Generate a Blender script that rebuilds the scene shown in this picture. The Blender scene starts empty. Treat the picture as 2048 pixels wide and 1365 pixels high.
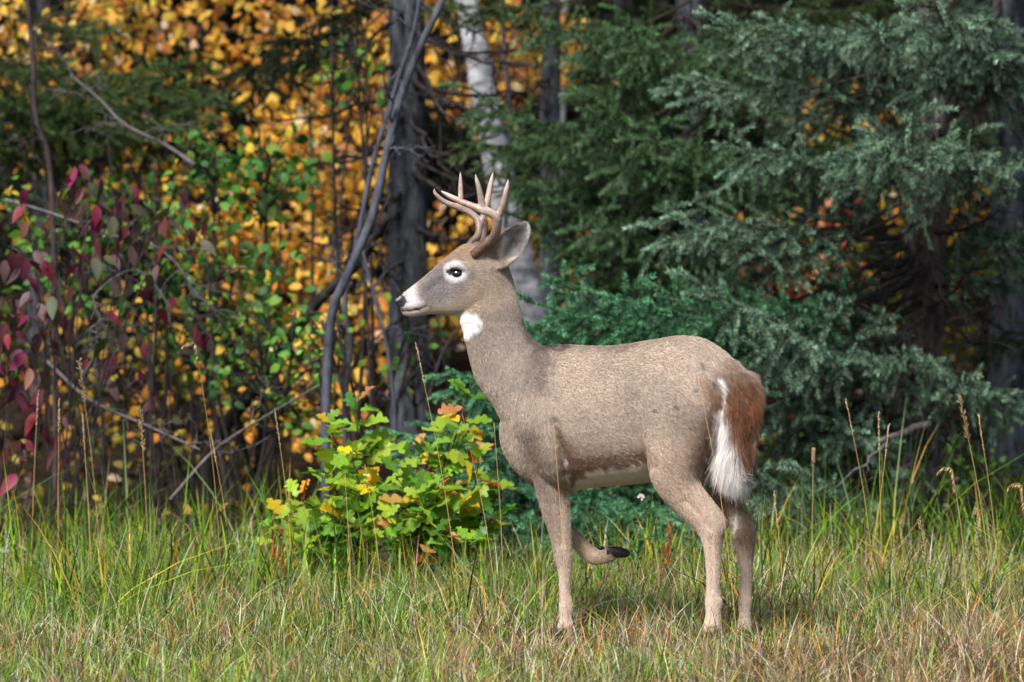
import bpy, math, random
import numpy as np
from mathutils import Vector, Matrix, Euler, Quaternion

random.seed(7)
rng = np.random.default_rng(7)
scene = bpy.context.scene
COL = scene.collection

# ------------------------------------------------------------------ camera
F_PX, CX, CY = 12400.0, 1024.0, 682.5           # focal length in pixels of the 2048 px photograph
CAM = Vector((0.0, -20.0, 1.6))
PITCH = math.atan((CY - 290.0) / F_PX)
cam_d = bpy.data.cameras.new('camera')
cam = bpy.data.objects.new('camera', cam_d)
COL.objects.link(cam)
cam.location = CAM
cam.rotation_euler = (math.pi / 2 - PITCH, 0, 0)
cam_d.sensor_width = 36.0
cam_d.lens = F_PX * 36.0 / 2048.0
cam_d.clip_end = 1500.0
cam_d.dof.use_dof = True
cam_d.dof.focus_distance = 19.95
cam_d.dof.aperture_fstop = 5.0
scene.camera = cam

# ------------------------------------------------------------------ light
SUN_EL, SUN_AZ = math.radians(50), math.radians(208)     # azimuth clockwise from +Y: behind the camera, to its left
world = bpy.data.worlds.new('World')
scene.world = world
world.use_nodes = True
wn, wl = world.node_tree.nodes, world.node_tree.links
sky = wn.new('ShaderNodeTexSky')
sky.sky_type = 'NISHITA'
sky.sun_disc = False
sky.sun_elevation = SUN_EL
sky.sun_rotation = SUN_AZ
sky.dust_density = 3.0
sky.ozone_density = 0.6
wl.new(sky.outputs[0], wn['Background'].inputs[0])
wn['Background'].inputs[1].default_value = 0.05
sun_d = bpy.data.lights.new('sun', 'SUN')
sun_d.energy = 2.5
sun_d.angle = math.radians(14)
sun_d.color = (1.0, 0.965, 0.92)
sun = bpy.data.objects.new('sun', sun_d)
COL.objects.link(sun)
sdir = Vector((math.sin(SUN_AZ) * math.cos(SUN_EL), math.cos(SUN_AZ) * math.cos(SUN_EL), math.sin(SUN_EL)))
sun.rotation_euler = sdir.to_track_quat('Z', 'Y').to_euler()
sun.location = (-6, -14, 16)
vs = scene.view_settings
vs.view_transform = 'Standard'
vs.look = 'None'
vs.gamma = 1.0
vs.use_curve_mapping = False
vs.exposure = 1.3
scene.cycles.max_bounces = 6
scene.cycles.diffuse_bounces = 3
scene.cycles.transmission_bounces = 4
scene.cycles.transparent_max_bounces = 6
scene.cycles.use_denoising = True

# ------------------------------------------------------------------ helpers
def lin(r, g, b):
    f = lambda c: (c / 255 / 12.92) if c <= 10.3 else ((c / 255 + 0.055) / 1.055) ** 2.4
    return np.array((f(r), f(g), f(b)))

CP, SP = math.cos(PITCH), math.sin(PITCH)
def P(px, py, Y):
    """the point of the place at depth Y that the photograph shows at px, py"""
    x, y = (px - CX) / F_PX, (CY - py) / F_PX
    d = np.array((x, CP + y * SP, y * CP - SP))
    return np.array(CAM) + d * ((Y + 20.0) / d[1])

def to_px(v):
    d = np.asarray(v) - np.array(CAM)
    fw = d[..., 1] * CP - d[..., 2] * SP
    up = d[..., 1] * SP + d[..., 2] * CP
    return np.stack([CX + F_PX * d[..., 0] / fw, CY - F_PX * up / fw], -1)

def ground_z(x, y):
    y = np.asarray(y, float); x = np.asarray(x, float)
    t = np.clip(y - 8.0, 0, None)
    z = 0.085 * t ** 1.12
    return z + 0.012 * np.sin(1.7 * x + 0.9 * y) + 0.010 * np.sin(2.9 * y - 1.3 * x)

class MB:
    """collects geometry and per-point colours for one mesh"""
    def __init__(s):
        s.v, s.f3, s.f4, s.c, s.n = [], [], [], [], 0
    def add(s, v, tris=None, quads=None, col=None):
        v = np.asarray(v, float).reshape(-1, 3)
        if tris is not None and len(tris): s.f3.append(np.asarray(tris, np.int64).reshape(-1, 3) + s.n)
        if quads is not None and len(quads): s.f4.append(np.asarray(quads, np.int64).reshape(-1, 4) + s.n)
        if col is None: col = np.ones((len(v), 3)) * 0.5
        col = np.asarray(col, float)
        if col.ndim == 1: col = np.tile(col, (len(v), 1))
        s.c.append(col)
        s.v.append(v); s.n += len(v)
    def tube(s, pts, rad, sides=6, col=None, jitter=0.0, cap=True):
        pts = np.asarray(pts, float); n = len(pts)
        rad = np.broadcast_to(np.asarray(rad, float), (n,))
        t = np.gradient(pts, axis=0)
        t /= np.linalg.norm(t, axis=1)[:, None] + 1e-12
        ref = np.array((0.31, 0.17, 0.93)) if abs(t[0][2]) < 0.8 else np.array((0.9, 0.3, 0.1))
        a = np.cross(t, ref); a /= np.linalg.norm(a, axis=1)[:, None] + 1e-12
        b = np.cross(t, a)
        th = np.linspace(0, 2 * np.pi, sides, endpoint=False)
        rr = rad[:, None] * (1 + (jitter * rng.standard_normal((n, sides)) if jitter else 0))
        ring = pts[:, None] + (a[:, None] * np.cos(th)[None, :, None] + b[:, None] * np.sin(th)[None, :, None]) * rr[..., None]
        idx = np.arange(n * sides).reshape(n, sides)
        q = np.stack([idx[:-1], np.roll(idx[:-1], -1, 1), np.roll(idx[1:], -1, 1), idx[1:]], -1).reshape(-1, 4)
        v = ring.reshape(-1, 3)
        tr = None
        if cap:
            v = np.vstack([v, pts[0], pts[-1]])
            i0, i1 = n * sides, n * sides + 1
            tr = [(i0, idx[0][(k + 1) % sides], idx[0][k]) for k in range(sides)] + [(i1, idx[-1][k], idx[-1][(k + 1) % sides]) for k in range(sides)]
        s.add(v, tr, q, col)
    def mesh(s, name, mat=None, smooth=True, colname='col'):
        me = bpy.data.meshes.new(name)
        v = np.vstack(s.v)
        f3 = np.vstack(s.f3) if s.f3 else np.zeros((0, 3), np.int64)
        f4 = np.vstack(s.f4) if s.f4 else np.zeros((0, 4), np.int64)
        me.vertices.add(len(v)); me.vertices.foreach_set('co', v.astype(np.float32).ravel())
        nl = f3.size + f4.size
        me.loops.add(nl); me.loops.foreach_set('vertex_index', np.concatenate([f3.ravel(), f4.ravel()]).astype(np.int32))
        npol = len(f3) + len(f4)
        me.polygons.add(npol)
        st = np.concatenate([np.arange(len(f3)) * 3, f3.size + np.arange(len(f4)) * 4]).astype(np.int32)
        me.polygons.foreach_set('loop_start', st)
        me.update(calc_edges=True)
        me.polygons.foreach_set('use_smooth', np.full(npol, smooth))
        at = me.attributes.new(colname, 'FLOAT_COLOR', 'POINT')
        c = np.ones((len(v), 4), np.float32); c[:, :3] = np.vstack(s.c)
        at.data.foreach_set('color', c.ravel())
        if mat: me.materials.append(mat)
        me.validate()
        return me

def obj(name, data, parent=None, loc=None, mat=None):
    o = bpy.data.objects.new(name, data)
    COL.objects.link(o)
    if parent is not None: o.parent = parent
    if loc is not None: o.location = loc
    if mat is not None:
        if not len(data.materials): data.materials.append(mat)
        o.material_slots[0].link = 'OBJECT'; o.material_slots[0].material = mat
    return o

def tag(o, label, cat, group=None, kind=None):
    o['label'] = label; o['category'] = cat
    if group: o['group'] = group
    if kind: o['kind'] = kind
    return o

def thing(name, label, cat, loc=(0, 0, 0), group=None):
    o = obj(name, None, None, loc)
    o.empty_display_size = 0.1
    return tag(o, label, cat, group)

def spline(pts, n):
    """Catmull-Rom through the rows of pts (any width)"""
    pts = np.asarray(pts, float); m = len(pts)
    p = np.vstack([2 * pts[0] - pts[1], pts, 2 * pts[-1] - pts[-2]])
    t = np.linspace(0, m - 1 - 1e-9, n)
    i = t.astype(int); u = (t - i)[:, None]
    a, b, c, d = p[i], p[i + 1], p[i + 2], p[i + 3]
    return 0.5 * (2 * b + (c - a) * u + (2 * a - 5 * b + 4 * c - d) * u ** 2 + (3 * b - a - 3 * c + d) * u ** 3)

def unit(v):
    v = np.asarray(v, float)
    return v / (np.linalg.norm(v) + 1e-12)

# ------------------------------------------------------------------ materials
def new_mat(name):
    m = bpy.data.materials.new(name); m.use_nodes = True
    nt = m.node_tree
    return m, nt, nt.nodes, nt.links, nt.nodes['Principled BSDF']

def leaf_material(name, color=None, attr=False, trans=0.35, rough=0.5, vary=0.25, spec=0.3):
    """thin leaf: diffuse and glossy front, light coming through; colour from the points or one leaf colour with variation from leaf to leaf"""
    m, nt, N, L, bs = new_mat(name)
    if attr:
        a = N.new('ShaderNodeAttribute'); a.attribute_name = 'col'; src = a.outputs['Color']
    else:
        oi = N.new('ShaderNodeObjectInfo')
        hsv = N.new('ShaderNodeHueSaturation'); hsv.inputs['Color'].default_value = (*color, 1)
        mr = N.new('ShaderNodeMapRange'); mr.inputs[3].default_value = 1 - vary; mr.inputs[4].default_value = 1 + vary
        L.new(oi.outputs['Random'], mr.inputs[0]); L.new(mr.outputs[0], hsv.inputs['Value'])
        m2 = N.new('ShaderNodeMath'); m2.operation = 'MULTIPLY'; m2.inputs[1].default_value = 7.31
        fr = N.new('ShaderNodeMath'); fr.operation = 'FRACT'
        L.new(oi.outputs['Random'], m2.inputs[0]); L.new(m2.outputs[0], fr.inputs[0])
        mh = N.new('ShaderNodeMapRange'); mh.inputs[3].default_value = 0.5 - vary * 0.09; mh.inputs[4].default_value = 0.5 + vary * 0.09
        L.new(fr.outputs[0], mh.inputs[0]); L.new(mh.outputs[0], hsv.inputs['Hue'])
        tx = N.new('ShaderNodeTexCoord'); nz = N.new('ShaderNodeTexNoise'); nz.inputs['Scale'].default_value = 28.0; nz.inputs['Detail'].default_value = 3
        L.new(tx.outputs['Object'], nz.inputs['Vector'])
        mx = N.new('ShaderNodeMix'); mx.data_type = 'RGBA'; mx.blend_type = 'MULTIPLY'; mx.inputs[0].default_value = 0.45
        cr = N.new('ShaderNodeValToRGB'); cr.color_ramp.elements[0].position = 0.3; cr.color_ramp.elements[1].position = 0.65
        cr.color_ramp.elements[0].color = (0.45, 0.42, 0.3, 1); cr.color_ramp.elements[1].color = (1.1, 1.1, 1.0, 1)
        L.new(nz.outputs['Fac'], cr.inputs[0]); L.new(hsv.outputs[0], mx.inputs[6]); L.new(cr.outputs[0], mx.inputs[7])
        src = mx.outputs[2]
    L.new(src, bs.inputs['Base Color'])
    bs.inputs['Roughness'].default_value = rough
    bs.inputs['Specular IOR Level'].default_value = spec
    tr = N.new('ShaderNodeBsdfTranslucent'); L.new(src, tr.inputs['Color'])
    mix = N.new('ShaderNodeMixShader'); mix.inputs[0].default_value = trans
    L.new(bs.outputs[0], mix.inputs[1]); L.new(tr.outputs[0], mix.inputs[2])
    L.new(mix.outputs[0], N['Material Output'].inputs['Surface'])
    return m

def bark_material(name, c0, c1, scale=14.0, stretch=0.25, bump=0.6, rough=0.9, lichen=None):
    m, nt, N, L, bs = new_mat(name)
    tx = N.new('ShaderNodeTexCoord'); mp = N.new('ShaderNodeMapping')
    mp.inputs['Scale'].default_value = (1, 1, stretch)
    L.new(tx.outputs['Object'], mp.inputs['Vector'])
    nz = N.new('ShaderNodeTexNoise'); nz.inputs['Scale'].default_value = scale; nz.inputs['Detail'].default_value = 8; nz.inputs['Roughness'].default_value = 0.7
    L.new(mp.outputs[0], nz.inputs['Vector'])
    cr = N.new('ShaderNodeValToRGB')
    cr.color_ramp.elements[0].position = 0.35; cr.color_ramp.elements[0].color = (*c0, 1)
    cr.color_ramp.elements[1].position = 0.68; cr.color_ramp.elements[1].color = (*c1, 1)
    L.new(nz.outputs['Fac'], cr.inputs[0])
    src = cr.outputs[0]
    if lichen is not None:
        n2 = N.new('ShaderNodeTexNoise'); n2.inputs['Scale'].default_value = scale * 0.6; n2.inputs['Detail'].default_value = 5
        L.new(tx.outputs['Object'], n2.inputs['Vector'])
        c2 = N.new('ShaderNodeValToRGB'); c2.color_ramp.elements[0].position = 0.56; c2.color_ramp.elements[1].position = 0.66
        L.new(n2.outputs['Fac'], c2.inputs[0])
        mx = N.new('ShaderNodeMix'); mx.data_type = 'RGBA'; mx.inputs[7].default_value = (*lichen, 1)
        L.new(c2.outputs[0], mx.inputs[0]); L.new(src, mx.inputs[6]); src = mx.outputs[2]
    L.new(src, bs.inputs['Base Color'])
    bs.inputs['Roughness'].default_value = rough
    bs.inputs['Specular IOR Level'].default_value = 0.2
    bp = N.new('ShaderNodeBump'); bp.inputs['Strength'].default_value = bump; bp.inputs['Distance'].default_value = 0.01
    L.new(nz.outputs['Fac'], bp.inputs['Height']); L.new(bp.outputs[0], bs.inputs['Normal'])
    return m

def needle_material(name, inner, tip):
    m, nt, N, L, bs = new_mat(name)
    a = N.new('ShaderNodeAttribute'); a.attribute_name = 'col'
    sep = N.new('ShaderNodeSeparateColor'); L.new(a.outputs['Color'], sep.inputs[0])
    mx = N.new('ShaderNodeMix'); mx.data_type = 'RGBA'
    mx.inputs[6].default_value = (*inner, 1); mx.inputs[7].default_value = (*tip, 1)  # inner darkened, tips lightened to imitate shaded and lit needles
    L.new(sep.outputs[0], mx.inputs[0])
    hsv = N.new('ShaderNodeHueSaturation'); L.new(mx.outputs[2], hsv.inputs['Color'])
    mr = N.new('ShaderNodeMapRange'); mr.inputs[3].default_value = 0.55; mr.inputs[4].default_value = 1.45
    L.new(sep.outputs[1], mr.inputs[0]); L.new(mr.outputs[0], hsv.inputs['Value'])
    # blue channel marks wood
    wd = N.new('ShaderNodeMix'); wd.data_type = 'RGBA'; wd.inputs[7].default_value = (*lin(70, 58, 48), 1)
    L.new(sep.outputs[2], wd.inputs[0]); L.new(hsv.outputs[0], wd.inputs[6])
    L.new(wd.outputs[2], bs.inputs['Base Color'])
    bs.inputs['Roughness'].default_value = 0.45
    bs.inputs['Specular IOR Level'].default_value = 0.35
    return m

M = {}
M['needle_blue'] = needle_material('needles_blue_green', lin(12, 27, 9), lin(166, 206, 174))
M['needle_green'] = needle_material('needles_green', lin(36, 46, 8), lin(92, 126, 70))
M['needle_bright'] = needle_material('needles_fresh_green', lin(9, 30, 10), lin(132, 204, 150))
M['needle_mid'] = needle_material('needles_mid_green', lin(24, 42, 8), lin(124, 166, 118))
M['needle_dark'] = needle_material('needles_dark', lin(16, 22, 8), lin(40, 60, 26))
M['bark_grey'] = bark_material('bark_spruce_grey', lin(16, 17, 20), lin(104, 110, 120), 26, 0.3, 0.9)
M['bark_brown'] = bark_material('bark_spruce_brown', lin(30, 26, 26), lin(120, 108, 104), 24, 0.35, 0.9)
M['bark_twig'] = bark_material('bark_dead_twig', lin(26, 24, 25), lin(68, 62, 62), 30, 0.5, 0.4)
M['bark_sapling'] = bark_material('bark_smooth_slate', lin(42, 45, 54), lin(96, 100, 112), 20, 0.4, 0.3, 0.7)
M['bark_pale'] = bark_material('bark_pale_grey', lin(62, 58, 60), lin(120, 114, 114), 26, 0.4, 0.4)
M['bark_birch'] = bark_material('bark_birch_white', lin(84, 86, 94), lin(240, 242, 250), 7, 2.2, 0.3, 0.7)
M['bark_purple'] = bark_material('bark_dogwood', lin(40, 32, 34), lin(86, 72, 74), 22, 0.5, 0.3, 0.7)
M['leaf_attr'] = leaf_material('leaf_autumn', attr=True, trans=0.3, rough=0.55)
M['grass'] = leaf_material('grass_blade', attr=True, trans=0.3, rough=0.5, spec=0.35)
M['straw'] = leaf_material('straw', attr=True, trans=0.15, rough=0.6, spec=0.25)
oak_cols = [lin(158, 190, 58), lin(138, 180, 56), lin(108, 156, 54), lin(78, 128, 50), lin(214, 184, 40), lin(226, 142, 44), lin(214, 158, 96), lin(176, 84, 30)]
M['oak'] = [leaf_material('oak_leaf_%d' % i, tuple(c), trans=0.42, rough=0.42, vary=0.22) for i, c in enumerate(oak_cols)]
dog_cols = [lin(134, 48, 76), lin(92, 44, 60), lin(98, 76, 80), lin(96, 98, 80), lin(70, 82, 46), lin(132, 82, 76)]
M['dog'] = [leaf_material('dogwood_leaf_%d' % i, tuple(c), trans=0.35, rough=0.5, vary=0.25) for i, c in enumerate(dog_cols)]

# ------------------------------------------------------------------ ground
def make_ground():
    xs = np.concatenate([[-200, -80, -30, -12], np.linspace(-6, 6, 61), [12, 30, 80, 200]])
    ys = np.concatenate([[-60, -30, -15, -8], np.linspace(-5, 30, 141), [36, 50, 80, 140, 250]])
    X, Y = np.meshgrid(xs, ys)
    Z = ground_z(X, Y)
    far = np.clip(Y - 30, 0, None); Z = np.where(Y > 30, ground_z(X, np.full_like(Y, 30.0)) + 0.12 * far, Z)
    Z = np.where((np.abs(X) <= 6) & (Y <= 30) & (Y >= -5), Z + 0.012 * rng.standard_normal(Z.shape), Z)
    nx, ny = len(xs), len(ys)
    idx = np.arange(nx * ny).reshape(ny, nx)
    q = np.stack([idx[:-1, :-1], idx[:-1, 1:], idx[1:, 1:], idx[1:, :-1]], -1).reshape(-1, 4)
    mb = MB(); mb.add(np.stack([X, Y, Z], -1).reshape(-1, 3), None, q)
    m, nt, N, L, bs = new_mat('soil_and_litter')
    tx = N.new('ShaderNodeTexCoord')
    n1 = N.new('ShaderNodeTexNoise'); n1.inputs['Scale'].default_value = 18; n1.inputs['Detail'].default_value = 10; n1.inputs['Roughness'].default_value = 0.75
    L.new(tx.outputs['Object'], n1.inputs['Vector'])
    cr = N.new('ShaderNodeValToRGB'); e = cr.color_ramp.elements
    e[0].position = 0.3; e[0].color = (*lin(34, 28, 20), 1)
    e[1].position = 0.62; e[1].color = (*lin(96, 82, 52), 1)
    x = e.new(0.75); x.color = (*lin(120, 96, 58), 1)
    L.new(n1.outputs['Fac'], cr.inputs[0])
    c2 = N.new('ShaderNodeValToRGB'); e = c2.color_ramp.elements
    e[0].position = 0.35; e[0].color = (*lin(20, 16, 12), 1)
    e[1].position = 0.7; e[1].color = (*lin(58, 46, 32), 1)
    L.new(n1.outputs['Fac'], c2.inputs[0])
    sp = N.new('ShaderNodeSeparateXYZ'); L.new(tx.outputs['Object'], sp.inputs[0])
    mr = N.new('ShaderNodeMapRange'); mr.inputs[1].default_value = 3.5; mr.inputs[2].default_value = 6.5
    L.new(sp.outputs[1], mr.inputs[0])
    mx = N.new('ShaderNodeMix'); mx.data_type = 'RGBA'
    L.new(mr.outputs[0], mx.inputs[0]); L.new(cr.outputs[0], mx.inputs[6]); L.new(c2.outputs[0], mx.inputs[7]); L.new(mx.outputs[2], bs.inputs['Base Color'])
    bs.inputs['Roughness'].default_value = 0.95; bs.inputs['Specular IOR Level'].default_value = 0.1
    bp = N.new('ShaderNodeBump'); bp.inputs['Strength'].default_value = 0.8; bp.inputs['Distance'].default_value = 0.03
    L.new(n1.outputs['Fac'], bp.inputs['Height']); L.new(bp.outputs[0], bs.inputs['Normal'])
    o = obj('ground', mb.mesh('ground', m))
    o['kind'] = 'structure'; o['label'] = 'meadow ground rising into the forest floor'
make_ground()

# ------------------------------------------------------------------ spruce boughs
def make_bough(L, seed, dens=11.0, droop=0.12):
    """one spruce bough along +X: axis, side twigs, finger-thick twiglets, all clad in needles. colour: r = new growth and painted tip light, g = random, b = wood"""
    r = np.random.default_rng(seed)
    mb = MB()
    segs = []                                     # (points, share of new growth and painted tip light at start, at end, needle length)
    t = np.linspace(0, 1, 10)
    ax = np.stack([t * L, 0.03 * L * np.sin(t * 3 + r.uniform(0, 6)), -droop * L * np.sin(t * np.pi * 0.8) + 0.06 * L * t ** 3], -1)
    axis = lambda s: np.array([np.interp(s, t, ax[:, k]) for k in range(3)])
    bare = 0.30
    mb.tube(ax, np.linspace(0.004 + 0.0026 * L, 0.0016, 10), 5, (0, 0.5, 1))
    segs.append((spline(ax[t >= bare], 8), 0.0, 1.0, 1.0))
    nl = int(6 + L * 8.5)
    for k in range(nl):
        s = bare + (1 - bare) * (k + r.uniform(0, 0.8)) / nl
        side = 1 if k % 2 else -1
        ll = (0.11 + 0.29 * L ** 0.6 * (1 - s) ** 0.75 * (0.55 + 0.45 * min(1, (s - bare) / 0.15))) * r.uniform(0.65, 1.2)
        ang = math.radians(r.uniform(36, 60)) * side
        b0 = axis(s)
        d = unit((math.cos(ang), math.sin(ang), r.uniform(-0.35, 0.35)))
        n = 5
        u = np.linspace(0, 1, n)[:, None]
        pts = b0 + d * ll * u + np.array((0.12, 0, 0)) * ll * u ** 2 + np.array((0, 0, -0.35 * r.uniform(0.0, 1.5))) * ll * u ** 2 + np.array((0, 0, 0.22)) * ll * u ** 3
        mb.tube(pts, np.linspace(0.003, 0.0014, n), 3, (0, 0.5, 1), cap=False)
        out = 0.25 + 0.75 * s
        segs.append((pts, 0.0, out, 1.0))
        ns = int(ll / 0.068)
        for q in range(ns):
            w = (q + r.uniform(0.4, 1)) / (ns + 0.5)
            if w < 0.15: continue
            i = min(int(w * (n - 1)), n - 2); f = w * (n - 1) - i
            c0 = pts[i] * (1 - f) + pts[i + 1] * f
            dd = unit(pts[i + 1] - pts[i])
            kind = r.random()
            if kind < 0.22:                        # twiglet hanging below
                pr = unit(dd * 0.5 + np.array((r.normal() * .2, r.normal() * .2, -1.0)))
            elif kind < 0.36:                      # twiglet standing up
                pr = unit(dd * 0.9 + np.array((r.normal() * .3, r.normal() * .3, 0.7)))
            else:
                a2 = math.radians(r.uniform(32, 55)) * (1 if q % 2 else -1)
                pr = unit((dd[0] * math.cos(a2) - dd[1] * math.sin(a2), dd[0] * math.sin(a2) + dd[1] * math.cos(a2), dd[2] + r.uniform(-0.45, 0.25)))
            l2 = (0.085 + 0.085 * (1 - w)) * r.uniform(0.65, 1.25)
            z = np.linspace(0, 1, 4)[:, None]
            p2 = c0 + pr * l2 * z + np.array((0.05, 0, -0.12)) * l2 * z ** 2
            segs.append((p2, 0.05, (0.35 + 0.65 * w) * out * (0.55 if kind < 0.22 else 1.0), 1.0))
    V, C = [], []
    for pts, f0, f1, nlen in segs:
        d = np.diff(pts, axis=0); sl = np.linalg.norm(d, axis=1); tot = sl.sum()
        cnt = max(10, int(tot * 100 * dens))
        cum = np.concatenate([[0], np.cumsum(sl)])
        x = np.sort(r.uniform(0, tot, cnt))
        i = np.clip(np.searchsorted(cum, x) - 1, 0, len(sl) - 1)
        base = pts[i] + d[i] * ((x - cum[i]) / sl[i])[:, None]
        tan = d[i] / sl[i][:, None]
        rnd = r.standard_normal((cnt, 3)); rnd[:, 2] += 0.3
        rad = rnd - (rnd * tan).sum(1)[:, None] * tan
        rad /= np.linalg.norm(rad, axis=1)[:, None] + 1e-9
        u = x / tot
        nd = tan * (0.6 + 0.35 * u[:, None] ** 3) + rad * (0.95 - 0.35 * u[:, None] ** 4)
        nd /= np.linalg.norm(nd, axis=1)[:, None]
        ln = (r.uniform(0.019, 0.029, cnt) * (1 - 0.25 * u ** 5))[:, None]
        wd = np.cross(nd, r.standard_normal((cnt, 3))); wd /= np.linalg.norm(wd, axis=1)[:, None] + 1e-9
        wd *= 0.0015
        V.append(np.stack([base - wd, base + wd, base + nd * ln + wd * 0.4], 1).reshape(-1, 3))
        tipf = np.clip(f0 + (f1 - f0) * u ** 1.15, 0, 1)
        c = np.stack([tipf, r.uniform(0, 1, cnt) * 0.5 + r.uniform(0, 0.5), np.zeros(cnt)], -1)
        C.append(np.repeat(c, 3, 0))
    V = np.vstack(V); C = np.vstack(C)
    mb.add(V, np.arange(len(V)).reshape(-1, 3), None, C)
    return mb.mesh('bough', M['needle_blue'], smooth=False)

BOUGHS = []                                        # (length, mesh)
for i, (L_, dr) in enumerate([(0.5, 0.05), (0.5, 0.12), (0.85, 0.08), (0.85, 0.14), (1.3, 0.08), (1.3, 0.13), (1.8, 0.08), (1.8, 0.12)]):
    BOUGHS.append((L_, make_bough(L_, 40 + i, 15.0 if L_ < 1 else 13.0, dr)))

def place_bough(tree, base, tip, mat, roll=None, pick=None, slim=1.0):
    base = np.asarray(base, float); tip = np.asarray(tip, float)
    ln = np.linalg.norm(tip - base)
    if pick is None:
        near = sorted(range(len(BOUGHS)), key=lambda i: abs(math.log(BOUGHS[i][0] / ln)))[:2]
        pick = random.choice(near)
    L0, me = BOUGHS[pick]
    x = unit(tip - base)
    up = np.array((0, 0, 1.0))
    if abs(x[2]) > 0.95: up = np.array((1.0, 0, 0))
    y = unit(np.cross(up, x)); z = np.cross(x, y)
    m = Matrix(((x[0], y[0], z[0]), (x[1], y[1], z[1]), (x[2], y[2], z[2])))
    q = m.to_quaternion() @ Quaternion((1, 0, 0), roll if roll is not None else random.uniform(-0.35, 0.35))
    o = obj('bough', me, tree, None, mat)
    o.location = Vector(base) - tree.location
    o.rotation_mode = 'QUATERNION'; o.rotation_quaternion = q
    s = ln / L0
    o.scale = (s, slim * max(0.75, min(1.25, s)) * random.choice((-1, 1)), max(0.75, min(1.2, s)))
    return o

def bare_branch_mesh(base, tip, r0, sag=0.1, twigs=8, seed=0, origin=(0, 0, 0), wig=0.03, twig_len=0.25):
    r = np.random.default_rng(seed)
    base = np.asarray(base, float) - np.array(origin); tip = np.asarray(tip, float) - np.array(origin)
    ln = np.linalg.norm(tip - base)
    n = 9
    u = np.linspace(0, 1, n)[:, None]
    pts = base + (tip - base) * u + np.array((0, 0, -sag * ln)) * np.sin(u * np.pi)
    w = r.standard_normal((n, 3)) * wig * ln * 0.5; w[0] = 0; w[-1] *= 0.3
    pts = pts + w
    pts = spline(pts, 20)
    mb = MB()
    mb.tube(pts, np.linspace(r0, r0 * 0.3, 20), 6, jitter=0.06)
    for k in range(twigs):
        i = r.integers(4, 19)
        t = unit(pts[min(i + 1, 19)] - pts[i - 1])
        d = unit(t * 0.7 + r.standard_normal(3) * 0.6)
        l = twig_len * r.uniform(0.4, 1.2) * ln ** 0.5
        v = np.linspace(0, 1, 6)[:, None]
        tp = pts[i] + d * l * v + np.array((0, 0, -0.15 * l)) * v ** 2 + r.standard_normal((6, 3)) * 0.02 * l
        mb.tube(tp, np.linspace(max(0.0016, r0 * 0.3), 0.0008, 6), 4, cap=False)
        for j in range(r.integers(0, 4)):
            a = tp[r.integers(2, 6)]
            d2 = unit(d + r.standard_normal(3) * 0.7)
            mb.tube([a, a + d2 * l * 0.2, a + unit(d2 + (0, 0, -0.2)) * l * 0.42], [0.0014, 0.001, 0.0006], 3, cap=False)
    return mb

def make_trunk(tree, path, r0, r1, mat, sides=18, rough=0.05, seed=0):
    """path: points in the world; knobbly tapered bole"""
    org = np.array(tree.location)
    pts = spline(np.asarray(path) - org, 60)
    n = len(pts)
    r = np.random.default_rng(seed)
    mb = MB()
    rad = np.linspace(r0, r1, n)
    rad = rad * (1 + 0.35 * np.exp(-np.linspace(0, 1, n) * 40))
    mb.tube(pts, rad * (1 + rough * 0.5 * r.standard_normal(n)), sides, jitter=rough)
    return obj('trunk', mb.mesh('trunk', mat), tree)

def trunk_at(path, z):
    p = np.asarray(path)
    return np.array((np.interp(z, p[:, 2], p[:, 0]), np.interp(z, p[:, 2], p[:, 1]), z))

def px_z(py, Y):
    return P(1024, py, Y)[2]

def spruce(label, path, r0, mat, bark, explicit=(), auto=None, dead=(), seed=0, rise=0.12, group=None, mat2=None):
    """path from the ground up. explicit: (px, py, Y of the tip, dz of base). auto: (zmin, zmax, n, len0, len1)"""
    rs = random.Random(seed)
    p0 = np.asarray(path[0], float)
    t = thing('spruce_tree', label, 'spruce', tuple(p0), group)
    top = path[-1][2]
    make_trunk(t, path, r0, 0.02, bark, seed=seed)
    for e in explicit:
        tip = P(e[0], e[1], e[2]); dz = e[3] if len(e) > 3 else rs.uniform(0.0, 0.18)
        base = trunk_at(path, max(0.1, tip[2] + dz))
        place_bough(t, base, tip, mat2 or mat, roll=rs.uniform(-0.25, 0.25), slim=.8)
    if auto:
        zmin, zmax, n, l0, l1 = auto
        for k in range(n):
            u = (k + rs.random()) / n
            z = zmin + (zmax - zmin) * u
            a = k * 2.399 + rs.uniform(-0.4, 0.4)
            l = (l0 + (l1 - l0) * u) * rs.uniform(0.75, 1.15)
            base = trunk_at(path, z)
            tip = base + np.array((math.cos(a) * l, math.sin(a) * l, -rise * l * rs.uniform(0.0, 2.2)))
            place_bough(t, base, tip, mat)
    for i, d in enumerate(dead):
        tip = P(d[0], d[1], d[2]); base = trunk_at(path, max(0.1, tip[2] + (d[3] if len(d) > 3 else 0.1)))
        mb = bare_branch_mesh(base, tip, d[4] if len(d) > 4 else 0.010, 0.06, 10, seed * 31 + i, p0)
        obj('dead_branch', mb.mesh('dead_branch', M['bark_twig']), t)
    return t

def vertical(px, py0, Y, height, lean=(0, 0), wob=0.02, seed=0):
    r = np.random.default_rng(seed)
    b = P(px, py0, Y); z0 = float(ground_z(b[0], Y)) - 0.05
    # the bole passes through px at py0
    zz = np.linspace(z0, z0 + height, 8)
    return [np.array((b[0] + lean[0] * (z - b[2]) + (wob * r.standard_normal() if 0 < i < 7 else 0), Y + lean[1] * (z - b[2]), z)) for i, z in enumerate(zz)]

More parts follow.
